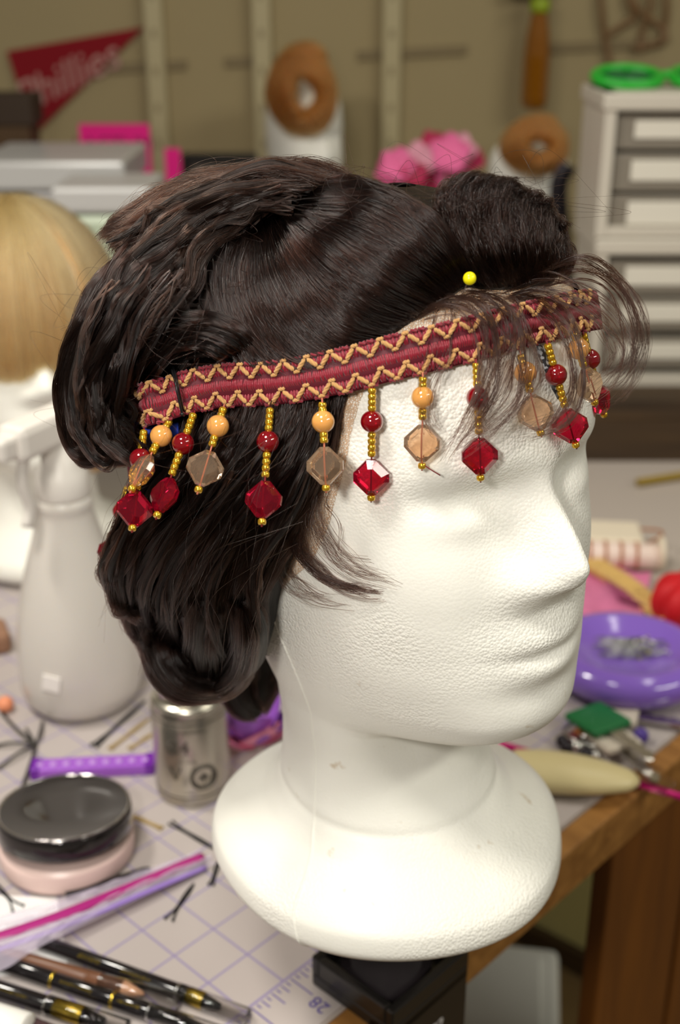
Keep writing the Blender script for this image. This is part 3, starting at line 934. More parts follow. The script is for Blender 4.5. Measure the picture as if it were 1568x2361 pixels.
# loose fringe curls over the forehead
for pts, rad, n, sp in [
 ([(1110, 682, .5), (1210, 652, 1.0), (1330, 612, 2.0), (1425, 665, 3.0), (1468, 760, 3.5), (1455, 845, 3.5), (1390, 900, 3.0)], [12, 22, 26, 24, 20, 26, 36], 95, 1.7),
 ([(1140, 690, .5), (1230, 665, 1.2), (1320, 680, 2.0), (1400, 735, 2.6), (1440, 810, 2.9), (1415, 880, 2.6), (1350, 915, 2.2)], [12, 24, 30, 26, 20, 24, 30], 75, 1.7),
 ([(1170, 690, .5), (1240, 690, 1.3), (1305, 745, 2.0), (1338, 840, 2.3), (1330, 930, 2.1), (1280, 985, 1.7), (1190, 1012, 1.2)], [12, 22, 28, 22, 18, 15, 18], 85, 1.5),
 ([(870, 785, .35), (950, 735, .8), (1040, 697, 1.2), (1105, 722, 1.6), (1132, 800, 1.7), (1118, 890, 1.6), (1075, 970, 1.3), (1012, 1062, 1.0)], [10, 18, 24, 26, 26, 22, 15, 12], 110, 1.2),
 ([(1040, 690, .4), (1115, 690, 1.1), (1178, 735, 1.6), (1205, 825, 1.8), (1192, 905, 1.6), (1145, 975, 1.4), (1050, 1040, 1.1)], [12, 20, 26, 24, 20, 15, 16], 85, 1.3),
 ([(980, 720, .4), (1030, 715, .9), (1020, 790, 1.2), (990, 880, 1.2), (985, 960, 1.1), (1010, 1010, 1.0)], [10, 20, 22, 20, 18, 14], 34, 1.2),
 ([(1090, 690, .5), (1150, 700, 1.3), (1180, 780, 1.7), (1150, 880, 1.6), (1110, 960, 1.4), (1130, 1000, 1.3)], [12, 20, 22, 20, 16, 14], 50, 1.3),
]:
    lock('fringe_curl', pts, rad, n, M_HAIR, M_CORE, wig, core=0.0, amp=0.12, spread_end=sp, rscale=1.1, ragged=0.2, cs=0.10, clumps=12)
# wisp in front of the ear
for pts, rad, n in [
 ([(720, 1090, .35), (690, 1180, .45), (695, 1270, .5), (750, 1330, .55), (840, 1362, .55), (935, 1368, .5)], [30, 30, 24, 16, 12, 12], 150),
 ([(735, 1080, .35), (725, 1180, .5), (760, 1260, .6), (830, 1320, .6), (930, 1345, .5)], [24, 34, 34, 30, 24], 70),
 ([(700, 1140, .35), (668, 1230, .5), (660, 1330, .6), (720, 1375, .6), (830, 1390, .6)], [20, 20, 16, 14, 14], 36),
]:
    lock('temple_wisp', pts, rad, n, M_HAIR, M_CORE, wig, core=0.0, amp=0.12, rscale=1.05, ragged=0.22, cs=0.2)
# flyaways
fly = []
for k in range(190):
    px = RNG.uniform(170, 1250); 
    kind = RNG.integers(0, 3)
    if kind == 0:      # above the silhouette
        x0, y0 = RNG.uniform(420, 1260), RNG.uniform(400, 520)
        p = [(x0, y0, 2.0), (x0 + RNG.normal(0, 40), y0 - 20 + RNG.normal(0, 25), 2.9), (x0 + RNG.normal(0, 90), y0 - 10 + RNG.normal(0, 45), 3.4), (x0 + RNG.normal(0, 120), y0 + 30 + RNG.normal(0, 50), 2.9)]
    elif kind == 1:    # below the trim, along the fall
        x0, y0 = RNG.uniform(330, 720), RNG.uniform(950, 1300)
        dx, dy = RNG.normal(-70, 35), RNG.normal(90, 30)
        bend = RNG.normal(0, 30)
        p = [(x0, y0, 2.9), (x0 + dx * .6 + bend, y0 + dy * .7, 3.5), (x0 + dx * 1.3 + bend, y0 + dy * 1.5, 3.9), (x0 + dx * 1.7, y0 + dy * 2.2 + abs(bend), 3.8)]
    else:
        x0, y0 = RNG.uniform(200, 560), RNG.uniform(560, 950)
        p = [(x0, y0, 3.6), (x0 + RNG.normal(-20, 50), y0 + RNG.normal(0, 40), 4.4), (x0 + RNG.normal(-40, 80), y0 + RNG.normal(20, 60), 4.8), (x0 + RNG.normal(-30, 90), y0 + RNG.normal(60, 70), 4.6)]
    fly.append(smooth_path(hsl(p), 20))
hair_object('flyaway_hairs', np.array(fly), np.full(len(fly), HAIR_R * 0.9), M_HAIR, wig)
# yellow-headed pin
pin = thing('dressmaking_pin', 'yellow ball-headed pin stuck into the wig hairline', 'pin', hs(1083, 642, 1.95))
pc = hs(1083, 642, 1.95)
part('pin_head', ball(0.0021, 20, 12), mat('pin_yellow', srgb(236, 222, 20), 0.25), pin)
nn = outward(pc[None])[0]
part('pin_shaft', tube([np.zeros(3), -nn * 0.02], 0.0003, 8), mat('steel', (0.6, 0.6, 0.6, 1), 0.25, 1.0), pin)
# ------------------------------------------------------------------ beaded headband
M_RED = mat('crimson_thread', srgb(132, 10, 36), 0.38, sheen=0.3, bump=('noise', 900, 0.4, 0.0004), vary=(700, 0.35))
M_REDD = mat('dark_crimson_backing', srgb(84, 6, 26), 0.6, vary=(700, 0.3))
M_GOLD = mat('tan_gold_thread', srgb(206, 156, 94), 0.42, sheen=0.2, bump=('noise', 1200, 0.5, 0.0003), vary=(500, 0.15))
M_SEED = mat('gold_lined_seed_bead', srgb(226, 178, 44), 0.14, 0.75, coat=0.6)
M_AMBER = mat('amber_cats_eye', srgb(216, 156, 84), 0.12, sss=0.6, coat=1.0)
M_RUBY = mat('dark_red_glass_ball', srgb(150, 4, 22), 0.06, trans=0.45, sss=0.2, coat=1.0)
M_CRYR = mat('ruby_crystal', srgb(206, 24, 62), 0.03, trans=0.90, ior=1.46)
M_CRYA = mat('peach_crystal', srgb(250, 218, 186), 0.03, trans=0.93, ior=1.46)
M_CORD = mat('red_bead_cord', srgb(120, 20, 30), 0.6)
M_CORDA = mat('peach_bead_cord', srgb(190, 110, 84), 0.6)

near = [(1318, 722, .30, 0), (1260, 738, .30, 0), (1200, 751, .30, 0), (1100, 778, .32, 0), (1000, 803, .34, 0), (900, 827, .40, 0), (800, 853, .60, 0), (700, 873, .85, 0),
        (620, 884, 1.1, 0), (520, 889, 1.6, 0), (440, 904, 2.25, 0), (400, 917, 2.7, 0), (365, 927, 3.15, 0), (336, 934, 3.4, 0)]
bp_near = np.array([hsurf(a, b, c) for a, b, c, _ in near])
lp_ = bp_near[-1]
back = [at(336, 944, lp_[1] + 0.028), at(350, 985, lp_[1] + 0.062), at(340, 1065, lp_[1] + 0.075), at(306, 1112, lp_[1] + 0.056)] + [to_world(q) for q in ([-11.4, 3.4, 15.6], [-12.4, -1.5, 16.6], [-8.0, -7.2, 19.8], [-1.0, -7.0, 21.6], [4.6, -4.6, 23.4])]
full = smooth_path(np.vstack([bp_near, back]), 1600, closed=True)
seg = np.linalg.norm(np.diff(np.vstack([full, full[:1]]), axis=0), axis=1)
arc = np.concatenate([[0], np.cumsum(seg)])
TOT = arc[-1]
def band_frame(s):
    """position and axes (along, across, outward) of the trim at arc length s (m)"""
    s = np.mod(np.atleast_1d(s), TOT)
    ext = np.vstack([full, full[:1]])
    P = np.stack([np.interp(s, arc, ext[:, k]) for k in range(3)], 1)
    e = 0.002
    Pa = np.stack([np.interp(np.mod(s + e, TOT), arc, ext[:, k]) for k in range(3)], 1)
    Pb = np.stack([np.interp(np.mod(s - e, TOT), arc, ext[:, k]) for k in range(3)], 1)
    T = Pa - Pb
    T /= np.linalg.norm(T, axis=1)[:, None]
    n = outward(P)
    n[:, 2] *= 0.45
    n -= T * np.sum(n * T, 1)[:, None]
    n /= np.linalg.norm(n, axis=1)[:, None]
    W = np.cross(n, T)
    W *= np.sign(W[:, 2:3])
    return P, T, W, n
S_END = np.interp(len(bp_near) - 1, np.linspace(0, len(bp_near) + len(back), 1601), arc)   # left end of the seen part

band = thing('beaded_headband', 'crimson and gold braided headband with a fringe of glass bead drops', 'headband', HEADC)
# woven backing all the way round
ns = 420
ss = np.linspace(0, TOT, ns, endpoint=False)
P, T, W, N = band_frame(ss)
K = HS
HWD = 0.0064 * K
prof = [(-HWD, 0.0), (-HWD, 0.0009 * K), (0, 0.0013 * K), (HWD, 0.0009 * K), (HWD, 0.0)]
V = np.concatenate([P + W * a + N * b for a, b in prof])
Fs = []
for i in range(ns):
    j = (i + 1) % ns
    for k in range(len(prof)):
        k2 = (k + 1) % len(prof)
        Fs.append((k * ns + i, k * ns + j, k2 * ns + j, k2 * ns + i))
wpart('woven_backing', (V, Fs), M_REDD, band)

# satin stitches of the middle rib and the two border rows (too fine to count)
def stitch_rows(s0, s1):
    out = []
    base = None
    for h0, h1, lift, step, r in ((-0.0020, 0.0020, 0.0017, 0.00062, 0.00040), (0.0026, 0.0060, 0.0014, 0.00098, 0.00058), (-0.0060, -0.0026, 0.0014, 0.00098, 0.00058)):
        h0, h1, lift, step, r = h0 * K, h1 * K, lift * K, step * K, r * K
        s = np.arange(s0, s1, step)
        s = s + RNG.normal(0, 0.00007, len(s))
        P, T, W, N = band_frame(s)
        na, nj = 6, 5
        for i in range(len(s)):
            tl = RNG.normal(0, 0.00018)
            js = np.linspace(0, 1, nj)
            path = P[i] + np.outer(h0 + (h1 - h0) * js, W[i]) + np.outer(tl * (js - 0.5) * 2, T[i]) + np.outer(lift * (0.45 + 0.55 * np.sin(np.pi * js)), N[i])
            rr = r * (0.55 + 0.45 * np.sin(np.pi * js)) * RNG.uniform(0.9, 1.15)
            a = np.arange(na) * 2 * np.pi / na
            V = (path[:, None] + rr[:, None, None] * (np.cos(a)[None, :, None] * T[i] + np.sin(a)[None, :, None] * N[i])).reshape(-1, 3)
            out.append(V)
    n = len(out)
    f1 = [(j * na + k, j * na + (k + 1) % na, (j + 1) * na + (k + 1) % na, (j + 1) * na + k) for j in range(nj - 1) for k in range(na)]
    F_ = []
    for i in range(n):
        o = i * na * nj
        F_ += [tuple(v + o for v in f) for f in f1]
    return np.vstack(out), F_
wpart('satin_stitches', stitch_rows(-0.02, S_END + 0.012), M_RED, band, kind='stuff')

def twisted_mesh(name, m, plies=3, turns=0.8):
    """short twisted thread along x, length 1, radius 1 (scaled when placed)"""
    vs = []
    t = np.linspace(0, 1, 9)
    env = np.sqrt(np.clip(1 - (2 * t - 1) ** 6, 0, 1)) * 0.75 + 0.25
    for k in range(plies):
        ph = 2 * np.pi * k / plies + 2 * np.pi * turns * t
        path = np.stack([t - 0.5, 0.5 * env * np.cos(ph), 0.5 * env * np.sin(ph)], 1)
        a = np.arange(6) * 2 * np.pi / 6
        V = (path[:, None] + (0.56 * env)[:, None, None] * (np.cos(a)[None, :, None] * np.array([0, 1, 0]) + np.sin(a)[None, :, None] * np.array([0, 0, 1]))).reshape(-1, 3)
        F_ = [(j * 6 + q, j * 6 + (q + 1) % 6, (j + 1) * 6 + (q + 1) % 6, (j + 1) * 6 + q) for j in range(8) for q in range(6)]
        F_ += [tuple(reversed(range(6))), tuple(range(48, 54))]
        vs.append((V, F_))
    V, F_ = join(*vs)
    me = bpy.data.meshes.new(name)
    me.from_pydata([tuple(map(float, v)) for v in V], [], F_)
    me.polygons.foreach_set('use_smooth', [True] * len(me.polygons))
    me.materials.append(m)
    return me
ME_GOLD = twisted_mesh('gold_stitch', M_GOLD)
ME_PICOT = twisted_mesh('red_picot', M_RED, 2, 0.5)

def place_thread(me, name, A, B, nrm, r):
    d = B - A
    L = np.linalg.norm(d)
    r = r * K
    x = d / L
    z = nrm - x * (nrm @ x); z /= np.linalg.norm(z)
    y = np.cross(z, x)
    o = bpy.data.objects.new(name, me)
    COL.objects.link(o)
    o.parent = band
    M4 = Matrix(((x[0] * L, y[0] * r, z[0] * r, 0), (x[1] * L, y[1] * r, z[1] * r, 0), (x[2] * L, y[2] * r, z[2] * r, 0), (0, 0, 0, 1)))
    mid = (A + B) / 2 - HEADC
    M4.translation = Vector(mid)
    o.matrix_local = M4
    return o
PER = 0.0074
def bpt(s, h, l):
    P, T, W, N = band_frame(s * K)
    return P[0] + W[0] * h * K + N[0] * l * K, N[0]
s = -0.012
while s < S_END / K + 0.006:
    for lo, hi, ph in ((0.0026, 0.0056, 0.0), (-0.0056, -0.0026, 0.0018)):
        s0 = s + ph + RNG.normal(0, 0.00015)
        a, n1 = bpt(s0 + 0.0004, hi, 0.0022)
        b, n2 = bpt(s0 + PER / 2 - 0.0006, lo + 0.0003, 0.0022)
        c, n3 = bpt(s0 + PER / 2 + 0.0006, lo + 0.0003, 0.0022)
        d, n4 = bpt(s0 + PER - 0.0004, hi, 0.0022)
        place_thread(ME_GOLD, 'gold_stitch', a, b, n1, 0.00074)
        place_thread(ME_GOLD, 'gold_stitch', c, d, n3, 0.00074)
        e, n5 = bpt(s0 - 0.0011, hi + 0.0006, 0.0016); f, _ = bpt(s0 + 0.0011, hi + 0.0006, 0.0016)
        place_thread(ME_GOLD, 'gold_knot', e, f, n5, 0.00066)
        e, n5 = bpt(s0 + PER / 2 - 0.0011, lo - 0.0002, 0.0017); f, _ = bpt(s0 + PER / 2 + 0.0011, lo - 0.0002, 0.0017)
        place_thread(ME_GOLD, 'gold_knot', e, f, n5, 0.00062)
        for q in (0.38, 0.68):
            edge = hi + 0.0007 if hi > 0 else lo - 0.0004
            if hi < 0:
                edge = -0.0062
            e, n5 = bpt(s0 + PER * q - 0.0011, edge, 0.0012); f, _ = bpt(s0 + PER * q + 0.0011, edge, 0.0012)
            place_thread(ME_PICOT, 'red_picot', e, f, n5, 0.00074)
    s += PER

# bead shapes
def mesh_data(name, vf, m, smooth=True):
    me = bpy.data.meshes.new(name)
    me.from_pydata([tuple(float(c) * K for c in v) for v in vf[0]], [], [tuple(f) for f in vf[1]])
    me.polygons.foreach_set('use_smooth', [smooth] * len(me.polygons))
    me.materials.append(m)
    return me
R_SEED, R_BALL = 0.00125, 0.00335
seedp = [(0.0004, -0.00085), (0.0009, -0.00088), (0.00118, -0.0006), (R_SEED, 0), (0.00118, 0.0006), (0.0009, 0.00088), (0.0004, 0.00085)]
ME_SEED = mesh_data('seed_bead', lathe(seedp, 16), M_SEED)
ME_BALLA = mesh_data('amber_ball', ball(R_BALL, 32, 20), M_AMBER)
ME_BALLR = mesh_data('ruby_ball', ball(R_BALL, 32, 20), M_RUBY)
def crystal(m, name):
    """flat square bead drilled corner to corner, cut corners, bevelled faces; the drill axis is z"""
    h, c = 0.0059, 0.0018
    ring = [(h - c * .3, c * .75), (h - c * .3, -c * .75), (c * .75, -h + c * .25), (-c * .75, -h + c * .25), (-h + c * .3, -c * .75), (-h + c * .3, c * .75), (-c * .75, h - c * .25), (c * .75, h - c * .25)]
    ring = ring[::-1]
    V = []
    for sc, d in ((0.60, -0.0026), (1.0, -0.0007), (1.0, 0.0007), (0.60, 0.0026)):
        V += [(x * sc, d, z * sc) for x, z in ring]
    Fs = [tuple(range(8))]
    for l in range(3):
        Fs += [(l * 8 + i, (l + 1) * 8 + i, (l + 1) * 8 + (i + 1) % 8, l * 8 + (i + 1) % 8) for i in range(8)]
    Fs.append(tuple(reversed(range(24, 32))))
    return mesh_data(name, (V, Fs), m, False)
ME_CRYA = crystal(M_CRYA, 'peach_crystal')
ME_CRYR = crystal(M_CRYR, 'ruby_crystal')
for me in (ME_CRYA, ME_CRYR):
    bm = bmesh.new(); bm.from_mesh(me); bmesh.ops.recalc_face_normals(bm, faces=bm.faces); bm.to_mesh(me); bm.free()

def drop(kind, A, B, yaw=0.0, tail=False):
    """one bead drop hanging from A to B (world)"""
    d = B - A
    L = np.linalg.norm(d)
    z = -d / L
    n = outward(((A + B) / 2)[None])[0].copy(); n[2] = 0
    n /= np.linalg.norm(n); tc_ = CAM - A; tc_[2] = 0; n = n + 0.9 * tc_ / np.linalg.norm(tc_)
    n -= z * (n @ z); n /= np.linalg.norm(n)
    yv = -n                                                  # local -y looks outward
    x = np.cross(yv, z)
    R3 = Matrix((x, yv, z)).transposed()
    R3 = R3 @ Matrix.Rotation(yaw, 3, 'Z')
    cord = part('bead_drop', tube([np.array([0, 0, 0.001]), np.array([0, 0, -L - 0.0012])], 0.0003, 6), M_CORD if kind == 'r' else M_CORDA, band)
    M4 = R3.to_4x4(); M4.translation = Vector(A - HEADC)
    cord.matrix_local = M4
    def put(me, name, f, tilt=0.0):
        o = bpy.data.objects.new(name, me); COL.objects.link(o); o.parent = cord
        o.location = (0, 0, -f)
        o.rotation_euler = (0, tilt, RNG.uniform(0, 3))
        return o
    if kind == 'a':
        lay = [('s', .045), ('s', .105), ('b', .235), ('s', .385), ('s', .445), ('c', .735), ('s', .985)]
    else:
        lay = [('s', .03), ('s', .08), ('s', .13), ('s', .18), ('b', .30), ('s', .42), ('s', .475), ('s', .53), ('s', .585), ('c', .80), ('s', .99)]
    for q, f in lay:
        f *= L
        if q == 's':
            o = put(ME_SEED, 'seed_bead', f, RNG.normal(0, 0.12))
        elif q == 'b':
            o = put(ME_BALLA if kind == 'a' else ME_BALLR, 'round_bead', f)
        else:
            o = put(ME_CRYA if kind == 'a' else ME_CRYR, 'square_crystal', f); o.rotation_euler = (0, RNG.normal(0, 0.04), 0)
    return cord

def fall(px, py, qx, qy, o1, o2, face=True):
    return (hsurf(px, py, o1), hsurf(qx, qy, o2) if face else hs(qx, qy, o2))
DROPS = [
 ('a', fall(1322, 765, 1372, 930, .5, .6), 0.3), ('r', fall(1345, 770, 1393, 957, .3, .3), 0.5),
 ('r', fall(1262, 792, 1328, 1028, .5, .65), -0.5), ('a', fall(1200, 815, 1247, 1000, .5, .6), -0.35), ('r', fall(1098, 835, 1108, 1104, .5, .55), 0.1),
 ('a', fall(975, 866, 973, 1077, .5, .55), -0.2), ('r', fall(858, 893, 856, 1150, .6, .55), 0.05), ('a', fall(743, 925, 752, 1128, .95, 2.3, False), 0.1),
 ('r', fall(623, 940, 604, 1206, 1.3, 3.5, False), 0.1), ('a', fall(516, 938, 457, 1132, 1.95, 4.1, False), 0.45), ('r', fall(447, 953, 362, 1190, 2.5, 4.8, False), -0.5),
 ('a', fall(392, 968, 303, 1130, 3.0, 5.2, False), -0.8), ('r', fall(332, 992, 305, 1220, 3.75, 5.4, False), 0.9),
]
for k, (A, B), yaw in DROPS:
    drop(k, A, B, yaw)
drop('a', at(314, 1122, 0.434), at(268, 1285, 0.428), 0.9)
drop('r', at(294, 1122, 0.440), at(250, 1310, 0.436), 0.7)
# loose thread tail
tl = [hsurf(978, 1072, .6), hsurf(992, 1082, .6), hsurf(1015, 1096, .5)]
wpart('thread_tail', tube(smooth_path(tl, 10), 0.0002, 6), M_CORD, band)

# black pin and clips holding the trim
M_BLACKMETAL = mat('black_enamel_wire', (0.012, 0.012, 0.013, 1), 0.3, 0.3)
def wire_thing(name, label, cat, pts, r, m, n=24, group=None):
    pts = smooth_path(pts, n)
    t = thing(name, label, cat, pts[0], group=group)
    wpart('wire', tube(pts, r, 8), m, t)
    return t
hp = [hsurf(396, 852, 2.7), hsurf(404, 880, 3.0), hsurf(411, 915, 3.0), hsurf(420, 955, 2.9)]
bp_ = wire_thing('bobby_pin', 'black bobby pin clipped over the left end of the headband', 'hair pin', hp, 0.00042, M_BLACKMETAL)
hq = [p + np.array([0.0, 0.003, 0]) for p in smooth_path(hp, 8)]
wpart('wire', tube(hq, 0.00042, 8), M_BLACKMETAL, bp_)
wpart('ball_tip', ball(0.0007, 10, 6, hsurf(420, 955, 2.9)), M_BLACKMETAL, bp_)
ca, cb = hsurf(335, 998, 3.3), hsurf(412, 990, 2.5)
clip = thing('blue_roller', 'blue foam roller tucked under the left end of the headband', 'hair roller', (ca + cb) / 2)
wpart('foam_tube', tube(smooth_path([ca, (ca + cb) / 2, cb], 8), 0.0024, 14), mat('blue_foam', srgb(34, 64, 178), 0.7), clip)
ca, cb = hsurf(348, 884, 3.1), hsurf(405, 874, 2.5)
wpart('foam_edge', tube(smooth_path([ca, cb], 6), 0.0012, 10), MATS['blue_foam'], clip)
sp_m = bpy.data.materials.new('speckled_enamel'); sp_m.use_nodes = True
nt = sp_m.node_tree; v_ = nt.nodes.new('ShaderNodeTexVoronoi'); v_.inputs['Scale'].default_value = 900
r_ = nt.nodes.new('ShaderNodeValToRGB'); r_.color_ramp.elements[0].color = (0.02, 0.02, 0.024, 1); r_.color_ramp.elements[1].color = (0.35, 0.36, 0.38, 1)
r_.color_ramp.elements[0].position = 0.45; r_.color_ramp.elements[1].position = 0.8
tc_ = nt.nodes.new('ShaderNodeTexCoord'); nt.links.new(tc_.outputs['Object'], v_.inputs['Vector'])
nt.links.new(v_.outputs['Color'], r_.inputs[0]); nt.links.new(r_.outputs[0], nt.nodes['Principled BSDF'].inputs['Base Color'])
cl = smooth_path([hsurf(1238, 795, .25), hsurf(1258, 835, .25), hsurf(1275, 880, .25), hsurf(1288, 920, .22)], 14)
sc_ = thing('snap_clip', 'black speckled snap clip on the forehead under the headband', 'hair clip', cl[0])
wpart('clip_body', tube(cl, np.array([.0011] + [.0017] * 6 + [.0015] * 4 + [.001, .0008, .0004]), 10, flat=0.5, up=outward(cl[:1])[0]), sp_m, sc_)
# ------------------------------------------------------------------ cutting mat
def mat_material(ic, jc):
    m = bpy.data.materials.new('cutting_mat_print')
    m.use_nodes = True
    nt = m.node_tree
    b = nt.nodes['Principled BSDF']
    b.inputs['Roughness'].default_value = 0.33
    tc = nt.nodes.new('ShaderNodeTexCoord')
    sp = nt.nodes.new('ShaderNodeSeparateXYZ')
    nt.links.new(tc.outputs['Object'], sp.inputs[0])
    def mth(op, a, bb=None):
        n = nt.nodes.new('ShaderNodeMath'); n.operation = op
        for k, q in enumerate((a, bb)):
            if q is None: continue
            if isinstance(q, (int, float)): n.inputs[k].default_value = q
            else: nt.links.new(q, n.inputs[k])
        return n.outputs[0]
    i = mth('ADD', mth('DIVIDE', sp.outputs[0], INCH), ic)
    j = mth('ADD', mth('DIVIDE', sp.outputs[1], INCH), jc)
    def line(v, half):
        d = mth('ABSOLUTE', mth('SUBTRACT', mth('FRACT', mth('ADD', v, 0.5)), 0.5))
        return mth('LESS_THAN', d, half)
    inside = mth('LESS_THAN', i, 3.03)
    f = mth('MULTIPLY', mth('MAXIMUM', line(i, 0.024), line(j, 0.024)), inside)
    edge = mth('LESS_THAN', mth('ABSOLUTE', mth('SUBTRACT', i, 3.0)), 0.03)
    f = mth('MAXIMUM', f, edge)
    f = mth('MULTIPLY', f, 0.85)
    mx = nt.nodes.new('ShaderNodeMix'); mx.data_type = 'RGBA'
    mx.inputs[6].default_value = srgb(184, 174, 170)
    mx.inputs[7].default_value = srgb(140, 128, 172)
    nt.links.new(f, mx.inputs[0])
    nt.links.new(mx.outputs[2], b.inputs['Base Color'])
    return m
I0, I1, J0, J1 = -16, EDGE - 0.58, -14, 18.5
cmat = gpart('cutting_mat', I0, I1, J0, J1, -0.0018, 0.0, mat_material((I0 + I1) / 2, (J0 + J1) / 2), None, 0.0)
tag(cmat, 'pale translucent cutting mat printed with a lilac inch grid', 'cutting mat')
M_INK = mat('lilac_ink', srgb(96, 84, 150), 0.5)
M_INKD = mat('violet_ink', srgb(66, 52, 140), 0.5)
def mloc(i, j, z=0.0):
    """mat-local coordinates"""
    return np.array([(i - (I0 + I1) / 2) * INCH, (j - (J0 + J1) / 2) * INCH, 0.0018 + z])
ticks = []
for k in range(-8 * 4, 8 * 6 + 1):
    L = 0.58 if k % 8 == 0 else 0.36 if k % 4 == 0 else 0.22 if k % 2 == 0 else 0.12
    c = mloc(3.06 + L / 2, 1.14 + k / 8.0)
    ticks.append(box(L * INCH, 0.0008, 0.00006, (c[0], c[1], c[2])))
part('ruler_ticks', join(*ticks), M_INK, cmat, False)
text_part('28', 0.0098, M_INKD, cmat, mloc(3.9, 1.06, 0.00008), (0, 0, math.pi), name='ruler_number')

# ------------------------------------------------------------------ clamp holding the head
M_BLK = mat('black_plastic', (0.010, 0.009, 0.0085, 1), 0.32, coat=0.2)
M_BLKG = mat('dark_gloss', (0.02, 0.016, 0.018, 1), 0.12)
cc = grid(4.45, 2.40)
cl_ = thing('head_clamp', 'black plastic table clamp carrying the foam head at the table edge', 'clamp', (cc[0], cc[1], 0.0), (0, 0, GA_ANG))
iw, jw = 2.02 * INCH, 2.18 * INCH
wl = 0.0045
part('jaw_plate', box(iw, jw, 0.008, (0, 0, 0.0003), 0.0012), M_BLK, cl_, False)
for sx, sy, lx, ly in ((wl, jw, -iw / 2 + wl / 2, 0), (wl, jw, iw / 2 - wl / 2, 0), (iw - 2 * wl, wl, 0, -jw / 2 + wl / 2), (iw - 2 * wl, wl, 0, jw / 2 - wl / 2)):
    part('rim_wall', box(sx, sy, 0.0105, (lx, ly, 0.0075), 0.001), M_BLK, cl_, False)
fx = (EDGE - 4.45) * INCH + 0.0012
part('front_plate', box(iw / 2 - fx, jw, 0.105, ((fx + iw / 2) / 2, 0, -0.098), 0.0015), M_BLK, cl_, False)
gx = (HEADC[:2] - cc[:2])
lx, ly = gx @ GA, gx @ GB
part('post', lathe([(0.0215, 0.0082), (0.0215, 0.014), (0.0175, 0.0155), (0.0165, 0.030), (0.0125, 0.032), (0.0125, 0.0779)], 40), M_BLKG, cl_, True, (lx, ly, 0))
part('screw', lathe([(0.005, -0.15), (0.005, -0.099)], 20), M_BLKG, cl_, True, ((fx + iw / 2) / 2, 0, 0))
M_SILVERINK = mat('silver_ink', srgb(190, 186, 184), 0.4)
text_part('Am', 0.017, M_SILVERINK, cl_, (iw / 2 + 0.0001, -0.004, -0.014), (math.radians(90), 0, math.radians(90)), name='maker_script', shear=0.35)

# ------------------------------------------------------------------ small wire things
def hair_pin(name, label, A, B, open_=0.0022, m=M_BLACKMETAL, z=0.0007, r=0.0006, group=None, tips=True):
    """flat bobby pin lying on the table from its bend A to its tips B (world xy)"""
    A, B = np.array(A, float), np.array(B, float)
    A[2] = B[2] = z
    d = B - A; L = np.linalg.norm(d); d /= L
    s = np.array([-d[1], d[0], 0])
    t = thing(name, label, 'hair pin', A, group=group)
    p1 = smooth_path([A, A + d * L * .3 + s * 0.0009, A + d * L * .7 + s * 0.0006, B + s * open_], 18)
    p2 = smooth_path([A, A + d * L * .3 - s * 0.0009, A + d * L * .7 - s * 0.0004, B - s * open_], 18)
    wpart('prong', tube(p1, r, 7), m, t)
    wpart('prong', tube(p2, r, 7), m, t)
    if tips:
        wpart('ball_tip', ball(r * 1.5, 10, 6, B + s * open_ + [0, 0, r * .5]), m, t)
        wpart('ball_tip', ball(r * 1.5, 10, 6, B - s * open_ + [0, 0, r * .5]), m, t)
    return t
M_TANWIRE = mat('blond_enamel_wire', srgb(176, 150, 96), 0.35, 0.3)
hair_pin('bobby_pin', 'black bobby pin lying open on the grid between pencils and head', on(447, 2040), on(390, 2122))
hair_pin('bobby_pin', 'dark bobby pin poking out from under the foam base beside the bag', on(505, 1985), on(487, 2042), 0.0012)
hair_pin('bobby_pin', 'dark bobby pin lying between the silver can and the foam base', on(500, 1962), on(395, 1900), 0.0015)
hair_pin('bobby_pin', 'black bobby pin on the white paper below the compact', on(-20, 2030), on(42, 2097), 0.003)
hair_pin('bobby_pin', 'blond bobby pin beside the compact and the silver can', on(295, 1878), on(372, 1912), 0.001, M_TANWIRE)
hair_pin('bobby_pin', 'long dark hair pin lying between spray bottle and purple comb', on(335, 1618), on(218, 1722), 0.002, M_BLACKMETAL, r=0.0009)
hair_pin('bobby_pin', 'pale hair pin lying beside the silver can shadow', on(345, 1658), on(255, 1728), 0.001, M_TANWIRE, r=0.0007)
hair_pin('bobby_pin', 'pale hair pin nearest the purple comb', on(355, 1692), on(300, 1728), 0.001, M_TANWIRE, r=0.0007)

# tangle of dark wires at the left
tw = thing('wire_tangle', 'tangle of dark bent hair wires at the left table side', 'wire', on(80, 1722, 0.001))
for pts in ([(0, 1638), (40, 1682), (82, 1716)], [(82, 1716), (40, 1738), (-5, 1772)], [(84, 1712), (70, 1760), (52, 1812)], [(84, 1712), (92, 1690), (98, 1665)], [(-10, 1720), (30, 1712), (84, 1716)], [(80, 1718), (72, 1700), (60, 1680)]):
    wpart('wire', tube(smooth_path([on(a, b, 0.004 if k == 1 else 0.0016) for k, (a, b) in enumerate(pts)], 14), 0.0010, 7), mat('grey_wire', (0.05, 0.045, 0.04, 1), 0.4, 0.4), tw)

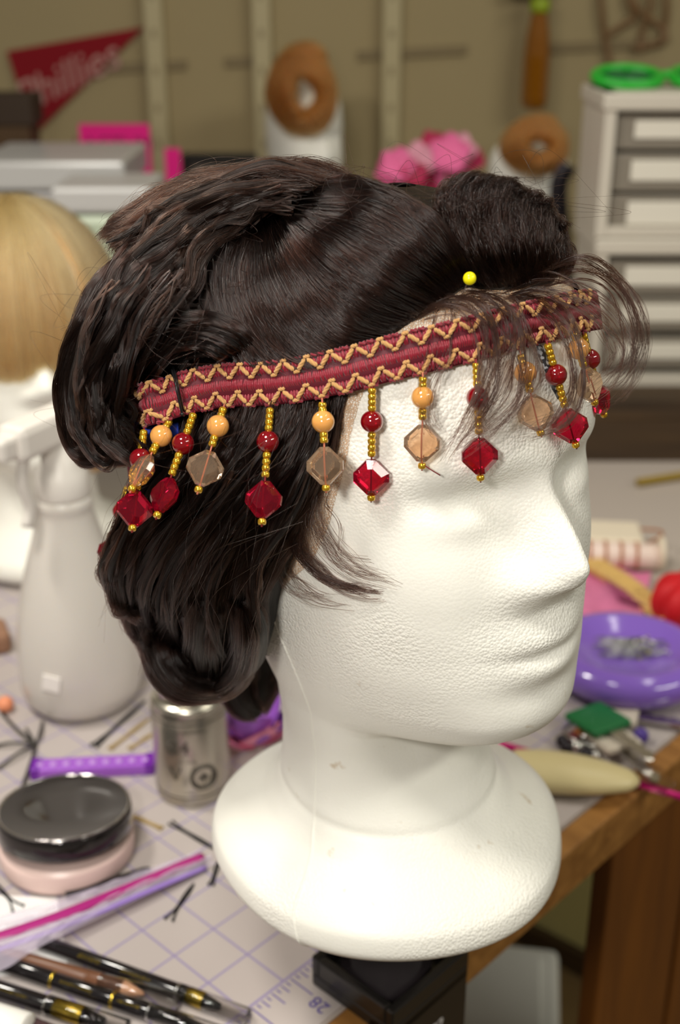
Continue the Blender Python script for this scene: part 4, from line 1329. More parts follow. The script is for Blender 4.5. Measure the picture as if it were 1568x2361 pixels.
# ------------------------------------------------------------------ cosmetic pencils
M_PBLK = mat('black_lacquer', (0.010, 0.008, 0.009, 1), 0.12, coat=0.6)
M_PBRN = mat('brown_lacquer', srgb(112, 74, 52), 0.35)
M_PGOLD = mat('gold_foil', srgb(206, 178, 72), 0.22, 1.0)
M_CLEAR = mat('clear_plastic', (0.96, 0.95, 0.94, 1), 0.05, trans=1.0, ior=1.35)
M_PEACH = mat('bare_wood', srgb(222, 170, 134), 0.6)
def pencil(name, label, A, B, r, segs, hexa=False, z=0.0, cap=None, lettering=None):
    """A: back end px, B: tip end px; segs: (part, f0, f1, r0, r1, material)"""
    a = on(A[0], A[1], r + z); b = on(B[0], B[1], r + z)
    d = b - a; L = np.linalg.norm(d)
    ang = math.atan2(d[1], d[0])
    t = thing(name, label, 'pencil', (a[0], a[1], z), (0, 0, ang), 'cosmetic pencils at the near table corner')
    for pn, f0, f1, r0, r1, m in segs:
        vf = lathe([(r0, f0 * L), (r1, f1 * L)] if r1 != r0 or pn == 'tip' else [(r0 * .97, f0 * L), (r0, f0 * L + .0003), (r1, f1 * L - .0003), (r1 * .97, f1 * L)], 8 if hexa else 26)
        part(pn, xf(vf, (0, 0, r), (0, math.pi / 2, 0)), m, t, not hexa)
    if cap:
        f0, f1, rc = cap
        outer = [(rc, f0 * L), (rc, f1 * L), (rc * .4, f1 * L + .0008), (rc * .4 - .0003, f1 * L + .0004), (rc - .0005, f1 * L - .0006), (rc - .0005, f0 * L)]
        part('clear_cap', xf(lathe(outer, 26, False), (0, 0, r), (0, math.pi / 2, 0)), M_CLEAR, t)
    if lettering:
        for f, ln, hh in lettering:      # worn gold script, too small to read
            gl = []
            x = f * L
            while x < f * L + ln:
                h_ = hh * RNG.uniform(.4, 1.0)
                gl.append(xf(box(.00035, h_, .00006, (0, 0, 0)), (x, 0, 0), (0, 0, RNG.normal(-.3, .25))))
                gl.append(xf(box(.0007, .0003, .00006, (0, -h_ * .3, 0)), (x, 0, 0)))
                x += RNG.uniform(.0007, .0013)
            part('gold_lettering', xf(join(*gl), (0, -r * .56, r + r * .84), (math.radians(34), 0, 0)), M_PGOLD, t, False)
    return t
pencil('eyeliner_pencil', 'black pencil with wide gold band and clear cap, farthest of the four', (95, 2172), (508, 2322), 0.0038,
       [('barrel', 0, .77, .0038, .0038, M_PBLK), ('ring', .77, .785, .0039, .0039, mat('chrome', (.7, .7, .7, 1), .15, 1.0)), ('barrel', .785, .83, .0037, .0037, M_PBLK), ('gold_band', .83, .915, .0038, .0038, M_PGOLD), ('tip', .915, 1.0, .0037, .0016, M_PBLK)],
       cap=(.77, 1.14, .0042), lettering=[(.24, .012, .0030), (.48, .016, .0018)])
pencil('brow_pencil', 'brown pencil with a bare pinkish wooden tip', (-40, 2188), (332, 2292), 0.0040,
       [('barrel', 0, .66, .0040, .0040, M_PBRN), ('ring', .66, .672, .0042, .0042, M_PBRN), ('barrel', .672, .88, .0041, .0041, M_PBRN), ('tip', .88, 1.0, .0040, .0008, M_PEACH)],
       cap=(.74, 1.2, .0046))
pencil('eyeliner_pencil', 'black pencil with two thin gold rings in front of the brown pencil', (-30, 2208), (500, 2385), 0.0040,
       [('barrel', 0, .30, .0040, .0040, M_PBLK), ('gold_ring', .30, .312, .0042, .0042, M_PGOLD), ('barrel', .312, .565, .0040, .0040, M_PBLK), ('gold_ring', .565, .577, .0042, .0042, M_PGOLD), ('barrel', .577, .72, .0040, .0040, M_PBLK), ('ring', .72, .73, .0041, .0041, MATS['chrome']), ('barrel', .73, .86, .0038, .0038, M_PBLK), ('tip', .86, 1.0, .0037, .0015, M_PBLK)],
       cap=(.72, 1.05, .0044), lettering=[(.35, .018, .0016), (.60, .012, .0016)])
pencil('eyeliner_pencil', 'black pencil with wide gold band, nearest in the row at the corner', (-160, 2232), (240, 2358), 0.0042,
       [('barrel', 0, .68, .0042, .0042, M_PBLK), ('ring', .68, .69, .0044, .0044, MATS['chrome']), ('barrel', .69, .73, .0042, .0042, M_PBLK), ('gold_band', .73, .885, .0043, .0043, M_PGOLD), ('tip', .885, 1.0, .0042, .0024, M_PBLK)],
       cap=(.68, 1.12, .0047), lettering=[(.42, .016, .0016)])
pencil('eyeliner_pencil', 'dark pencil just showing at the bottom edge of the picture', (40, 2352), (260, 2440), 0.0040,
       [('barrel', 0, .9, .0040, .0040, mat('mauve_lacquer', srgb(70, 50, 52), 0.2)), ('tip', .9, 1.0, .0038, .0012, M_PBLK)])
pencil('kohl_stick', 'slim black stick lying against the compact', (152, 2066), (346, 2004), 0.0022,
       [('barrel', 0, .93, .0022, .0022, M_PBLK), ('tip', .93, 1.0, .0022, .0014, M_PBLK)])
wt = thing('white_tube', 'white plastic tube end at the bottom corner beside the pencils', 'tube', on(-30, 2380))
p0_, p1_ = on(-90, 2330, .008), on(62, 2378, .008)
wpart('tube_body', tube([p0_, p0_ * .02 + p1_ * .98, p1_], [.008, .008, .0065], 24), mat('white_plastic', srgb(238, 236, 230), 0.4), wt)

# ------------------------------------------------------------------ paper and zip bag
pp = [on(-120, 2060), on(132, 2072), on(158, 2240), on(-120, 2260)]
tag(part('paper_sheet', prism([tuple(p[:2]) for p in pp[::-1]], 0.0004), mat('white_paper', srgb(240, 238, 236), 0.7), None, False, (0, 0, 0.0001)), 'white sheet of paper under the zip bag', 'paper')
bag = thing('zip_bag', 'clear plastic zip bag with a magenta slide strip lying over paper', 'plastic bag', on(200, 2090))
M_ZIP = mat('magenta_zip', srgb(170, 40, 122), 0.3)
M_ZIP2 = mat('lilac_zip', srgb(150, 120, 196), 0.3)
M_FILM = mat('bag_film', (0.80, 0.70, 0.86, 1), 0.15, alpha=0.38)
zA, zB = on(-140, 2205, .009), on(468, 1975, .004)
zmid = [zA, on(120, 2118, .010), on(300, 2045, .008), zB]
zp = smooth_path(zmid, 40)
wpart('zip_strip', tube(zp, 0.0033, 10, flat=0.5), M_ZIP, bag)
off2 = np.array([0.002, -0.006, -0.002])
wpart('zip_track', tube(zp + off2, 0.0019, 8, flat=0.5), M_ZIP2, bag)
# film: a thin crumpled double layer
def film(edge0, edge1, n=40, m=14, amp=0.0015, lift=0.003):
    V, Fs = [], []
    for i in range(n):
        for j in range(m):
            f = j / (m - 1)
            p = edge0[i] * (1 - f) + edge1[i] * f
            z = p[2] + lift * math.sin(math.pi * f) + amp * (math.sin(i * .9 + j * 1.3) + math.sin(i * .37 - j * .8)) * math.sin(math.pi * min(1, f * 1.0))
            V.append((p[0], p[1], max(z, 0.0006)))
    for i in range(n - 1):
        for j in range(m - 1):
            Fs.append((i * m + j, (i + 1) * m + j, (i + 1) * m + j + 1, i * m + j + 1))
    return V, Fs
e0 = zp + np.array([0, 0, -0.0005])
front = smooth_path([on(-160, 2268, .011), on(0, 2238, .0095), on(80, 2190, .0095), on(220, 2120, .006), on(500, 1990, .002)], 40)
wpart('film', film(e0, front, lift=.002), M_FILM, bag)
backe = smooth_path([on(-160, 2030, .002), on(100, 1990, .0015), on(280, 1960, .0012), on(440, 1930, .001)], 40)
wpart('lip', film(e0, e0 * .7 + backe * .3, lift=.001), M_FILM, bag)

# ------------------------------------------------------------------ compact with a mirror lid
cxy = on(122, 2066)
cC = np.array([cxy[0] + 0.001, cxy[1] + 0.0345, 0])
comp = thing('powder_compact', 'round pink powder compact with a dark mirrored lid', 'compact', (cC[0], cC[1], 0.0))
M_PINK = mat('pale_pink_plastic', srgb(238, 208, 200), 0.3)
M_MIRROR = mat('dark_mirror_lid', (0.030, 0.025, 0.024, 1), 0.05, 0.6, coat=0.5)
RC = 0.0365
part('base', lathe([(RC * .93, 0.0), (RC * .985, 0.0018), (RC, 0.005), (RC, 0.0125), (RC * .99, 0.0135)], 64), M_PINK, comp)
part('base_ring', lathe([(RC * .94, 0.0), (RC * .97, 0.0012), (RC * .97, 0.0016)], 64), M_BLK, comp)
lid = part('lid', lathe([(RC * .99, 0.0), (RC * 1.0, 0.0006), (RC * .985, 0.0105), (RC * .96, 0.0122), (RC * .93, 0.0122), (RC * .90, 0.0117), (RC * .4, 0.0119), (0.0002, 0.0119)], 64), M_MIRROR, comp, True, (0, RC * .9, 0.0139))
lid.data.transform(Matrix.Translation((0, -RC * .9, 0)))
lid.rotation_euler = (math.radians(-7), 0, 0)
part('lid_rim', lathe([(RC * .965, 0.0118), (RC * .975, 0.0124), (RC * .945, 0.0128), (RC * .93, 0.0122)], 64, False), mat('lid_chrome', (.55, .53, .52, 1), .12, 1.0), lid).location = (0, -RC * .9, 0)

# ------------------------------------------------------------------ purple comb, silver can, spray bottle
M_PURP = mat('purple_translucent', srgb(160, 92, 200), 0.25, sss=0.3, alpha=1.0)
cA, cB = on(70, 1796), on(356, 1782)
cd = (cB - cA); cL = np.linalg.norm(cd)
pc_ = thing('purple_comb', 'purple plastic hair comb strip with a row of round studs', 'comb', ((cA + cB) / 2 + np.array([0, .004, 0])), (0, 0, math.atan2(cd[1], cd[0])))
part('comb_bar', box(cL, 0.013, 0.0075, (0, 0, 0), 0.0015), M_PURP, pc_, False)
for k in range(9):
    part('stud', ball(0.0022, 14, 8, (0, 0, 0), 0.5), mat('lilac_stud', srgb(196, 150, 222), 0.15), pc_, True, ((k - 4) * cL / 9.4, -0.001, 0.0077))
for s_ in (-1, 1):
    part('end_cap', box(0.006, 0.0134, 0.0082, (s_ * (cL / 2 - 0.003), 0, 0), 0.0012), mat('deep_purple', srgb(112, 30, 160), 0.3), pc_, False)

canp = on(437, 1868)
can = thing('hairspray_can', 'silver aerosol hairspray can with dark printed emblem', 'spray can', (canp[0], canp[1] + 0.0225, 0))
M_CAN = mat('brushed_aluminium', srgb(190, 184, 170), 0.26, 0.9)
RCAN = 0.0222
part('can_body', lathe([(RCAN * .9, 0), (RCAN * .97, 0.0012), (RCAN * .97, 0.004), (RCAN * .93, 0.0052), (RCAN, 0.0085), (RCAN, 0.058), (RCAN * .96, 0.0605), (RCAN * .98, 0.0625), (RCAN * .98, 0.064), (RCAN * .93, 0.066)], 56), M_CAN, can)
part('cap', lathe([(RCAN * .80, 0.066), (RCAN * .84, 0.068), (RCAN * .84, 0.085), (RCAN * .78, 0.096), (RCAN * .55, 0.1)], 48), M_CAN, can)
M_CANINK = mat('grey_ink', srgb(74, 68, 60), 0.5)
for zz, hh in ((0.0075, 0.0009), (0.0565, 0.0010), (0.0600, 0.0007)):
    part('printed_band', lathe([(RCAN * 1.002, zz), (RCAN * 1.002, zz + hh)], 56, False), M_CANINK, can)
def can_text(body, size, ang, z):
    a = math.radians(ang)
    text_part(body, size, M_CANINK, can, (RCAN * 1.008 * math.cos(a), RCAN * 1.008 * math.sin(a), z), (math.radians(90), 0, a + math.radians(90)), name='can_print')
can_text('24', 0.012, -100, 0.0420)
can_text('V', 0.013, -108, 0.0235)
can_text('== ======', 0.0042, -84, 0.0525)
can_text('-- -----', 0.0042, -88, 0.0330)
can_text('----------', 0.0036, -84, 0.0115)
ea = math.radians(-66)
em = part('emblem_ring', join(*[xf(tube([(math.cos(t) * 0.0072, math.sin(t) * 0.0072, 0) for t in np.linspace(0, 2 * np.pi, 40)], 0.0011, 6, False)[0:2]) for _ in (0,)]), M_CANINK, can, True, (RCAN * 1.0 * math.cos(ea), RCAN * 1.0 * math.sin(ea), 0.0215), (math.radians(90), 0, ea + math.radians(90)))
part('emblem_leaf', join(ball(0.0016, 10, 6, (0, .0012, 0), .5), ball(0.0015, 10, 6, (-.0016, -.0006, 0), .5), ball(0.0015, 10, 6, (.0016, -.0006, 0), .5), box(.0006, .0035, .0006, (0, -.0026, 0))), M_CANINK, can, True, (RCAN * 1.0 * math.cos(ea), RCAN * 1.0 * math.sin(ea), 0.0215), (math.radians(90), 0, ea + math.radians(90)))

bo = on(165, 1682)
bot = thing('spray_bottle', 'translucent white plastic spray bottle with a trigger nozzle', 'spray bottle', (bo[0], bo[1] + 0.039, 0))
M_BOT = mat('milky_plastic', srgb(216, 210, 202), 0.28, sss=0.5, coat=0.3)
part('bottle_body', lathe([(0.026, 0.0006), (0.033, 0.002), (0.0375, 0.007), (0.0395, 0.016), (0.0398, 0.03), (0.0385, 0.05), (0.0345, 0.075), (0.0285, 0.098), (0.0222, 0.118), (0.0178, 0.134), (0.0172, 0.139), (0.0178, 0.1405), (0.0178, 0.146), (0.0150, 0.147)], 64), M_BOT, bot)
M_NOZ = mat('white_nozzle', srgb(226, 220, 212), 0.35)
part('collar', lathe([(0.0165, 0.147), (0.0172, 0.149), (0.0160, 0.163), (0.0120, 0.168), (0.0105, 0.184)], 40), M_NOZ, bot)
part('nozzle_head', join(box(0.060, 0.021, 0.022, (-0.012, 0, 0.182), 0.005), box(0.014, 0.014, 0.014, (-0.047, 0, 0.186), 0.003)), M_NOZ, bot, False, None, (0, 0, math.radians(62)))
part('trigger', tube(smooth_path([(-0.030, 0, 0.183), (-0.034, 0, 0.168), (-0.030, 0, 0.150), (-0.034, 0, 0.138)], 14), 0.0045, 10, flat=0.7), M_NOZ, bot, True, None, (0, 0, math.radians(62)))
part('nozzle_tip', lathe([(0.004, 0), (0.004, 0.006)], 16), mat('grey_tip', srgb(90, 88, 90), 0.4), bot, True, (-0.056, -0.019, 0.193), (0, -math.pi / 2, math.radians(18)))
M_STAR = mat('label_white', srgb(242, 236, 230), 0.6)
sa = math.radians(-104)
part('square_sticker', box(0.012, 0.0012, 0.011, (0, 0, -0.0055), 0.0004), M_STAR, bot, False, (0.0402 * math.cos(sa), 0.0402 * math.sin(sa), 0.034), (math.radians(-3), math.radians(8), sa + math.radians(90)))

# ------------------------------------------------------------------ purple silk flower behind the neck
fl_ = on(575, 1770)
flo = thing('silk_flower', 'purple and pink silk flower with a green leaf behind the foam neck', 'flower', (fl_[0], fl_[1] + 0.02, 0))
M_PET = mat('purple_petal', srgb(160, 96, 196), 0.6, vary=(60, .3))
M_PET2 = mat('pink_petal', srgb(232, 140, 170), 0.6, vary=(60, .3))
M_LEAF = mat('green_leaf', srgb(62, 132, 28), 0.5)
def petal(L, w, cup=0.3, n=8, m=7, th=0.0006):
    V, Fs = [], []
    for i in range(n + 1):
        f = i / n
        ww = w * math.sin(math.pi * min(1, f * .86 + .1)) ** .8
        for j in range(m):
            g = j / (m - 1) - .5
            V.append((L * f, ww * g * 2, cup * L * f * f + cup * ww * (2 * g) ** 2 + .001 * math.sin(9 * g + 4 * f)))
    for i in range(n):
        for j in range(m - 1):
            a = i * m + j
            Fs.append((a, a + m, a + m + 1, a + 1))
    nv = len(V)
    V += [(x, y, z - th) for x, y, z in V]
    Fs += [tuple(reversed([q + nv for q in f])) for f in Fs]
    return V, Fs
for k in range(11):
    a = 2 * math.pi * k / 11 + .2
    part('petal', petal(0.034 if k % 2 else 0.028, 0.014, 0.35 + .25 * (k % 3)), M_PET if k % 3 else M_PET2, flo, True, (0, 0, 0.004 + .002 * (k % 3)), (0, math.radians(-8 - 18 * (k % 2)), a))
part('leaf', petal(0.045, 0.012, 0.12), M_LEAF, flo, True, (0.010, 0.005, 0.006), (0, math.radians(-22), math.radians(25)))
part('flower_centre', ball(0.006, 16, 10, (0, 0, .01)), mat('dark_purple_centre', srgb(60, 24, 70), 0.7), flo)

# ------------------------------------------------------------------ things at the right of the table
dc = on(1460, 1662)
dish = thing('pin_dish', 'glossy purple magnetic pin dish holding steel pins', 'pin dish', (dc[0] + 0.006, dc[1] + 0.052, 0))
M_DISH = mat('violet_gloss', srgb(134, 98, 196), 0.16, coat=0.6)
part('dish_body', xf(lathe([(0.030, 0.0), (0.046, 0.002), (0.0545, 0.010), (0.0560, 0.0165), (0.0545, 0.022), (0.050, 0.0262), (0.044, 0.0278), (0.040, 0.0272), (0.034, 0.0225), (0.026, 0.0195), (0.0002, 0.019)], 72), (0, 0, 0), (0, 0, 0), (1.0, 0.96, 1.0)), M_DISH, dish)
M_STEEL = MATS['steel']
for k in range(64):
    a = RNG.uniform(-.5, .5); x, y = RNG.uniform(-.012, .016), RNG.uniform(-.008, .010)
    L = RNG.uniform(.022, .030)
    z0 = 0.0203 + 0.00012 * k
    d = np.array([math.cos(a), math.sin(a) * .6, RNG.uniform(-.05, .05)]) * L / 2
    c = np.array([x, y, z0])
    part('steel_pin', tube([c - d, c + d], 0.00035, 5), M_STEEL, dish)
    if k % 2 == 0:
        part('pin_head', ball(0.0011, 8, 6, c + d), (M_STEEL, mat('pin_white', srgb(230, 225, 220), .3), mat('pin_olive', srgb(150, 140, 60), .3))[k // 2 % 3], dish)

# straw braid and pink cloth behind the dish
br = [on(1350, 1292, .006), on(1400, 1320, .007), on(1460, 1360, .007), on(1520, 1412, .006), on(1552, 1445, .005)]
brp = smooth_path(br, 90)
T_, N_, B_ = frames(brp)
braid = thing('straw_braid', 'braided straw-coloured hair plait behind the purple dish', 'braid', br[0])
M_STRAW = mat('straw_hair', srgb(214, 176, 104), 0.5, vary=(200, .25), bump=('noise', 700, .5, .0006))
for k in range(3):
    ph = np.linspace(0, 12 * np.pi, 90) + 2 * np.pi * k / 3
    wpart('plait_strand', tube(brp + (N_ * (np.sin(2 * ph) * .0018)[:, None] + B_ * (np.sin(ph) * .0052)[:, None]), 0.0042, 8), M_STRAW, braid)
def cloth(px, z=0.004, amp=0.003, n=20, m=14, th=0.0008):
    c = [on(*p, 0) for p in px]
    V, Fs = [], []
    for i in range(n):
        for j in range(m):
            f, g = i / (n - 1), j / (m - 1)
            p = (c[0] * (1 - f) + c[1] * f) * (1 - g) + (c[3] * (1 - f) + c[2] * f) * g
            V.append((p[0], p[1], z + amp * (math.sin(f * 9 + g * 4) + math.sin(g * 8 - f * 5)) * .5))
    for i in range(n - 1):
        for j in range(m - 1):
            a = i * m + j
            Fs.append((a, a + m, a + m + 1, a + 1))
    nv = len(V)
    V += [(x, y, z - th) for x, y, z in V]
    Fs += [tuple(reversed([q + nv for q in f])) for f in Fs]
    return np.array(V), Fs
tag(part('pink_cloth', cloth([(1330, 1440), (1480, 1440), (1500, 1330), (1340, 1300)]), mat('pink_cotton', srgb(214, 120, 160), 0.8, vary=(90, .2)), None, True), 'crumpled pink cloth between the straw plait and purple dish', 'cloth')
tag(part('magenta_ribbon', cloth([(1420, 1400), (1500, 1425), (1490, 1385), (1380, 1330)], .0085, .001), mat('magenta_satin', srgb(150, 62, 104), 0.4), None, True), 'dark magenta ribbon lying on the pink cloth', 'ribbon')
rb = on(1602, 1470)
redb = thing('red_pincushion', 'round red stuffed ball at the right picture edge by the straw plait', 'pincushion', (rb[0], rb[1] + .02, 0))
M_RCL = mat('red_cloth', srgb(206, 16, 28), 0.6)
for k in range(8):
    a = 2 * math.pi * k / 8
    part('segment', xf(ball(0.019, 18, 12, (0, 0, 0), 1.0), (math.cos(a) * .011, math.sin(a) * .011, .019), (0, 0, a), (1, .62, 1)), M_RCL, redb)
part('stem_tuft', box(.01, .01, .003, (0, 0, .037), .001), M_LEAF, redb, False)

# white ribbed hairbrush
hb = on(1420, 1322)
brush = thing('hair_roller_brush', 'cream boxy clip with ribbed brown-striped barrel behind the straw plait', 'hair tool', (hb[0], hb[1] + .012, 0), (0, 0, math.radians(-6)))
M_CRM = mat('cream_plastic', srgb(236, 222, 198), 0.4)
M_STRP = mat('copper_ring', srgb(180, 110, 60), 0.4)
part('pad', box(0.062, 0.040, 0.010, (-0.006, 0.030, 0.010), .003), M_CRM, brush, False)
part('barrel', xf(lathe([(.009, -.036), (.0105, -.035), (.0105, .035), (.009, .036)], 30), (0, 0, .0108), (0, math.pi / 2, 0)), mat('pale_pink_barrel', srgb(240, 218, 206), 0.4), brush)
for k in range(5):
    part('ring', xf(lathe([(.0106, -.0012), (.0112, -.0012), (.0112, .0012), (.0106, .0012)], 30), ((k - 2.6) * .0125, 0, .0112), (0, math.pi / 2, 0)), M_STRP, brush)
part('end_disc', xf(lathe([(.012, -.002), (.014, 0), (.012, .0025)], 30), (0.037, 0, .0145), (0, math.pi / 2, 0)), M_CRM, brush)
part('wire_bail', tube(smooth_path([(.028, .010, .018), (.040, .022, .020), (.040, .036, .018), (.026, .046, .014)], 18), .0011, 8), M_STRP, brush)

# keys with plastic covers
kc = on(1385, 1705)
keys = thing('key_bunch', 'bunch of keys with green and white plastic covers', 'keys', (kc[0], kc[1], 0))
M_GRN = mat('green_plastic', srgb(24, 112, 58), 0.4)
M_WHP = mat('dirty_white_plastic', srgb(214, 202, 186), 0.45)
M_KEY = mat('nickel', (.62, .60, .56, 1), .25, 1.0)
def kworld(px, py, z):
    return on(px, py, z) - np.array(keys.location)
def flat_key(cover_px, dir_px, m, z, Lc=0.024, w=0.021):
    a, b = kworld(*cover_px, z), kworld(*dir_px, z)
    d = b - a; ang = math.atan2(d[1], d[0])
    hd = part('key_cover', xf(box(Lc, w, .0055, (0, 0, 0), .0022, 3), (a[0], a[1], z), (0, math.radians(-6), ang)), m, keys, False)
    bl = []
    L = .036
    out = [(Lc / 2, -.0042), (Lc / 2 + L * .9, -.0042), (Lc / 2 + L, -.001)] + [(Lc / 2 + L * (1 - .1 * k), .0042 - .0016 * (k % 2)) for k in range(1, 9)] + [(Lc / 2, .0042)]
    part('key_blade', xf(prism(out, .0018), (a[0], a[1], z + .0018), (0, math.radians(-2), ang)), M_KEY, keys, False)
flat_key((1378, 1668), (1440, 1715), M_GRN, .009, .031, .030)
flat_key((1412, 1712), (1490, 1790), M_WHP, .004, .029, .026)
flat_key((1425, 1655), (1500, 1668), M_WHP, .0012, .026, .024)
rg = [kworld(1352, 1690, .006) + np.array([math.cos(t) * .014, math.sin(t) * .014, .0015 * math.sin(2 * t)]) for t in np.linspace(0, 2 * math.pi, 40)]
part('key_ring', tube(rg, .0011, 8, False), M_KEY, keys)
M_DKM = mat('dark_charm', (.03, .025, .03, 1), .3, .5)
for (px, py, rr, m_) in ((1330, 1722, .0042, M_KEY), (1352, 1738, .0046, M_DKM), (1318, 1705, .0045, mat('maroon_charm', srgb(96, 20, 40), .4)), (1335, 1690, .004, mat('orange_charm', srgb(170, 96, 40), .4)), (1372, 1742, .0036, M_KEY), (1305, 1722, .004, M_DKM), (1296, 1708, .0042, M_DKM)):
    c = kworld(px, py, rr)
    part('charm', ball(rr, 14, 9, c), m_, keys)
for i_, (p, q) in enumerate((((1322, 1720), (1360, 1742)), ((1335, 1700), (1390, 1690)), ((1340, 1730), (1300, 1712)))):
    part('chain_link', tube([kworld(*p, .004), kworld(*q, .005)], .0013, 8), M_KEY, keys)
# clear plastic tag hanging off
part('clear_tag', xf(box(.030, .016, .002, (0, 0, 0), .0008), tuple(kworld(1492, 1800, .003)), (0, 0, math.radians(-40))), M_CLEAR, keys, False)
pb = on(1475, 1712)
tag(part('violet_bead', ball(.0052, 18, 12), mat('violet_bead', srgb(84, 60, 150), .3), None, True, (pb[0], pb[1], .0052)), 'small round violet bead lying beside the keys', 'bead')

# cream bone folder and magenta knitting needle
ba, bb_ = on(1170, 1772, .009), on(1474, 1806, .009)
bd = bb_ - ba; bL = np.linalg.norm(bd)
bf = thing('bone_folder', 'cream pointed wooden tool handle lying near the table edge', 'craft tool', (ba[0], ba[1], 0), (0, 0, math.atan2(bd[1], bd[0])))
tt_ = np.linspace(0, 1, 24)
rad_ = 0.0165 * np.where(tt_ < .35, .80 + .2 * np.sin(tt_ / .35 * np.pi / 2), np.clip(1 - ((tt_ - .35) / .65) ** 2.0 * .62, .1, 1)); rad_[-1] *= .4; rad_[-2] *= .85; rad_[0] *= .5
part('handle', xf(tube(np.stack([tt_ * bL, 0 * tt_, 0 * tt_], 1), rad_, 24, True, (0, 0, 1), .62), (0, 0, .0103)), mat('ivory_wood', srgb(214, 198, 148), 0.35, vary=(40, .06)), bf)
na, nb = on(1105, 1700, .0028), on(1640, 1855, .0028)
nd = nb - na; nL = np.linalg.norm(nd)
# lies across the handle's far side and over the table edge
ndl = thing('knitting_needle', 'thin magenta knitting needle sticking out past the table edge', 'needle', (na[0], na[1], 0), (0, 0, math.atan2(nd[1], nd[0])))
part('shaft', xf(lathe([(.0004, 0), (.0022, .012), (.0022, nL)], 16), (0, 0, .0024), (0, math.pi / 2, 0)), mat('magenta_metal', srgb(196, 16, 112), .25, .3), ndl)
part('knob', ball(.005, 16, 10, (nL, 0, .005)), MATS['magenta_metal'], ndl)
# yellow pencil at the back of the table
ya, yb = on(1470, 1112, .003), on(1640, 1085, .003)
tag(part('yellow_ruler', tube([ya, yb], .004, 6), mat('mustard_paint', srgb(150, 124, 40), .5), None, False), 'mustard yellow stick lying at the back of the table', 'stick')
# sponge and orange bit at the left
sg = on(5, 1500)
tag(part('makeup_sponge', xf(box(.05, .03, .016, (0, 0, 0), .004), (0, 0, 0), (0, 0, .4)), mat('brown_sponge', srgb(150, 112, 88), .9), None, False, (sg[0] - .02, sg[1], 0)), 'brown makeup sponge at the left picture edge', 'sponge')
ob = on(14, 1640)
tag(part('orange_bead', ball(.0055, 16, 10), mat('orange_bead', srgb(236, 150, 110), .5), None, True, (ob[0], ob[1], .0055)), 'small orange foam ball beside the dark wires', 'ball')
# ------------------------------------------------------------------ second foam head with a blonde wig
C2 = np.array([-0.243, 0.915, 0.0])
A2 = math.radians(-68)                       # its face turns to the camera and a little right
def uv2(th, w): return head_uv(th, w)
rows2 = np.concatenate([np.linspace(0.35, 3.6, 12), np.linspace(3.9, 8.7, 10), np.linspace(8.9, 10.2, 8), np.linspace(10.5, 20.5, 50), np.linspace(20.9, 27.2, 16)])
f2 = thing('foam_head', 'white foam head under the straight blonde wig, behind the spray bottle', 'mannequin head', C2)
hv2, hf2 = foam_head_mesh(96, rows2)
hv2 = (hv2 - np.array([0, 0, 0.35])) * 0.0104
R2 = np.array([[math.cos(A2), -math.sin(A2), 0], [math.sin(A2), math.cos(A2), 0], [0, 0, 1]])
# (u, v, w) is left-handed in the first head's frame; keep the outward winding
part('head_body', (hv2 @ R2.T, [tuple(reversed(f)) for f in hf2]), M_FOAM, f2)
bw = thing('blonde_wig', 'straight blonde bob wig on the foam head behind the spray bottle', 'wig', C2)
M_BLOND = hair_mat('blonde_hair', (0.46, 0.30, 0.13, 1), 0.35, 0.5, spread=1.6)
M_BLONDC = hair_core_mat('blonde_mass', srgb(170, 120, 62), srgb(226, 184, 122), 0.5)
def bob(phi, t, lift=0.0, end=0.115):
    """point on the bob: phi azimuth from the face, t 0 (crown) .. 1 (tips)"""
    a, b, c = 0.094 + lift, 0.079 + lift, 0.098 + lift
    ang = np.clip(t / 0.55, 0, 1) * math.radians(88)
    x = a * np.sin(ang) * np.cos(phi) - 0.010
    y = b * np.sin(ang) * np.sin(phi)
    z = 0.192 + c * np.cos(ang)
    f = np.clip((t - 0.55) / 0.45, 0, 1)
    z = z - f * (0.192 - end)
    curl = 1 - 0.16 * f ** 2.2
    return np.stack([x * curl, y * curl, z], -1)
def bob_shell(p0, p1, end):
    npx, mt = 40, 24
    ph = np.linspace(p0, p1, npx); tt = np.linspace(0.02, 1, mt)
    PH, TT = np.meshgrid(ph, tt, indexing='ij')
    outer = bob(PH, TT, -0.003, end).reshape(-1, 3); inner = bob(PH, TT, -0.009, end).reshape(-1, 3)
    V = np.vstack([outer, inner]) @ R2.T
    n = npx * mt; Fs = []
    for i in range(npx - 1):
        for j in range(mt - 1):
            a = i * mt + j
            Fs.append((a, a + 1, a + mt + 1, a + mt)); Fs.append((n + a, n + a + mt, n + a + mt + 1, n + a + 1))
    for i in range(npx - 1):
        a = i * mt + mt - 1
        Fs.append((a, n + a, n + a + mt, a + mt))
    for j in range(mt - 1):
        Fs.append((j, n + j, n + j + 1, j + 1)); b = (npx - 1) * mt + j
        Fs.append((b, b + 1, n + b + 1, n + b))
    fl = np.stack([PH * 22, TT * 1.6, 0 * PH], -1).reshape(-1, 3)
    return V, Fs, np.vstack([fl, fl])
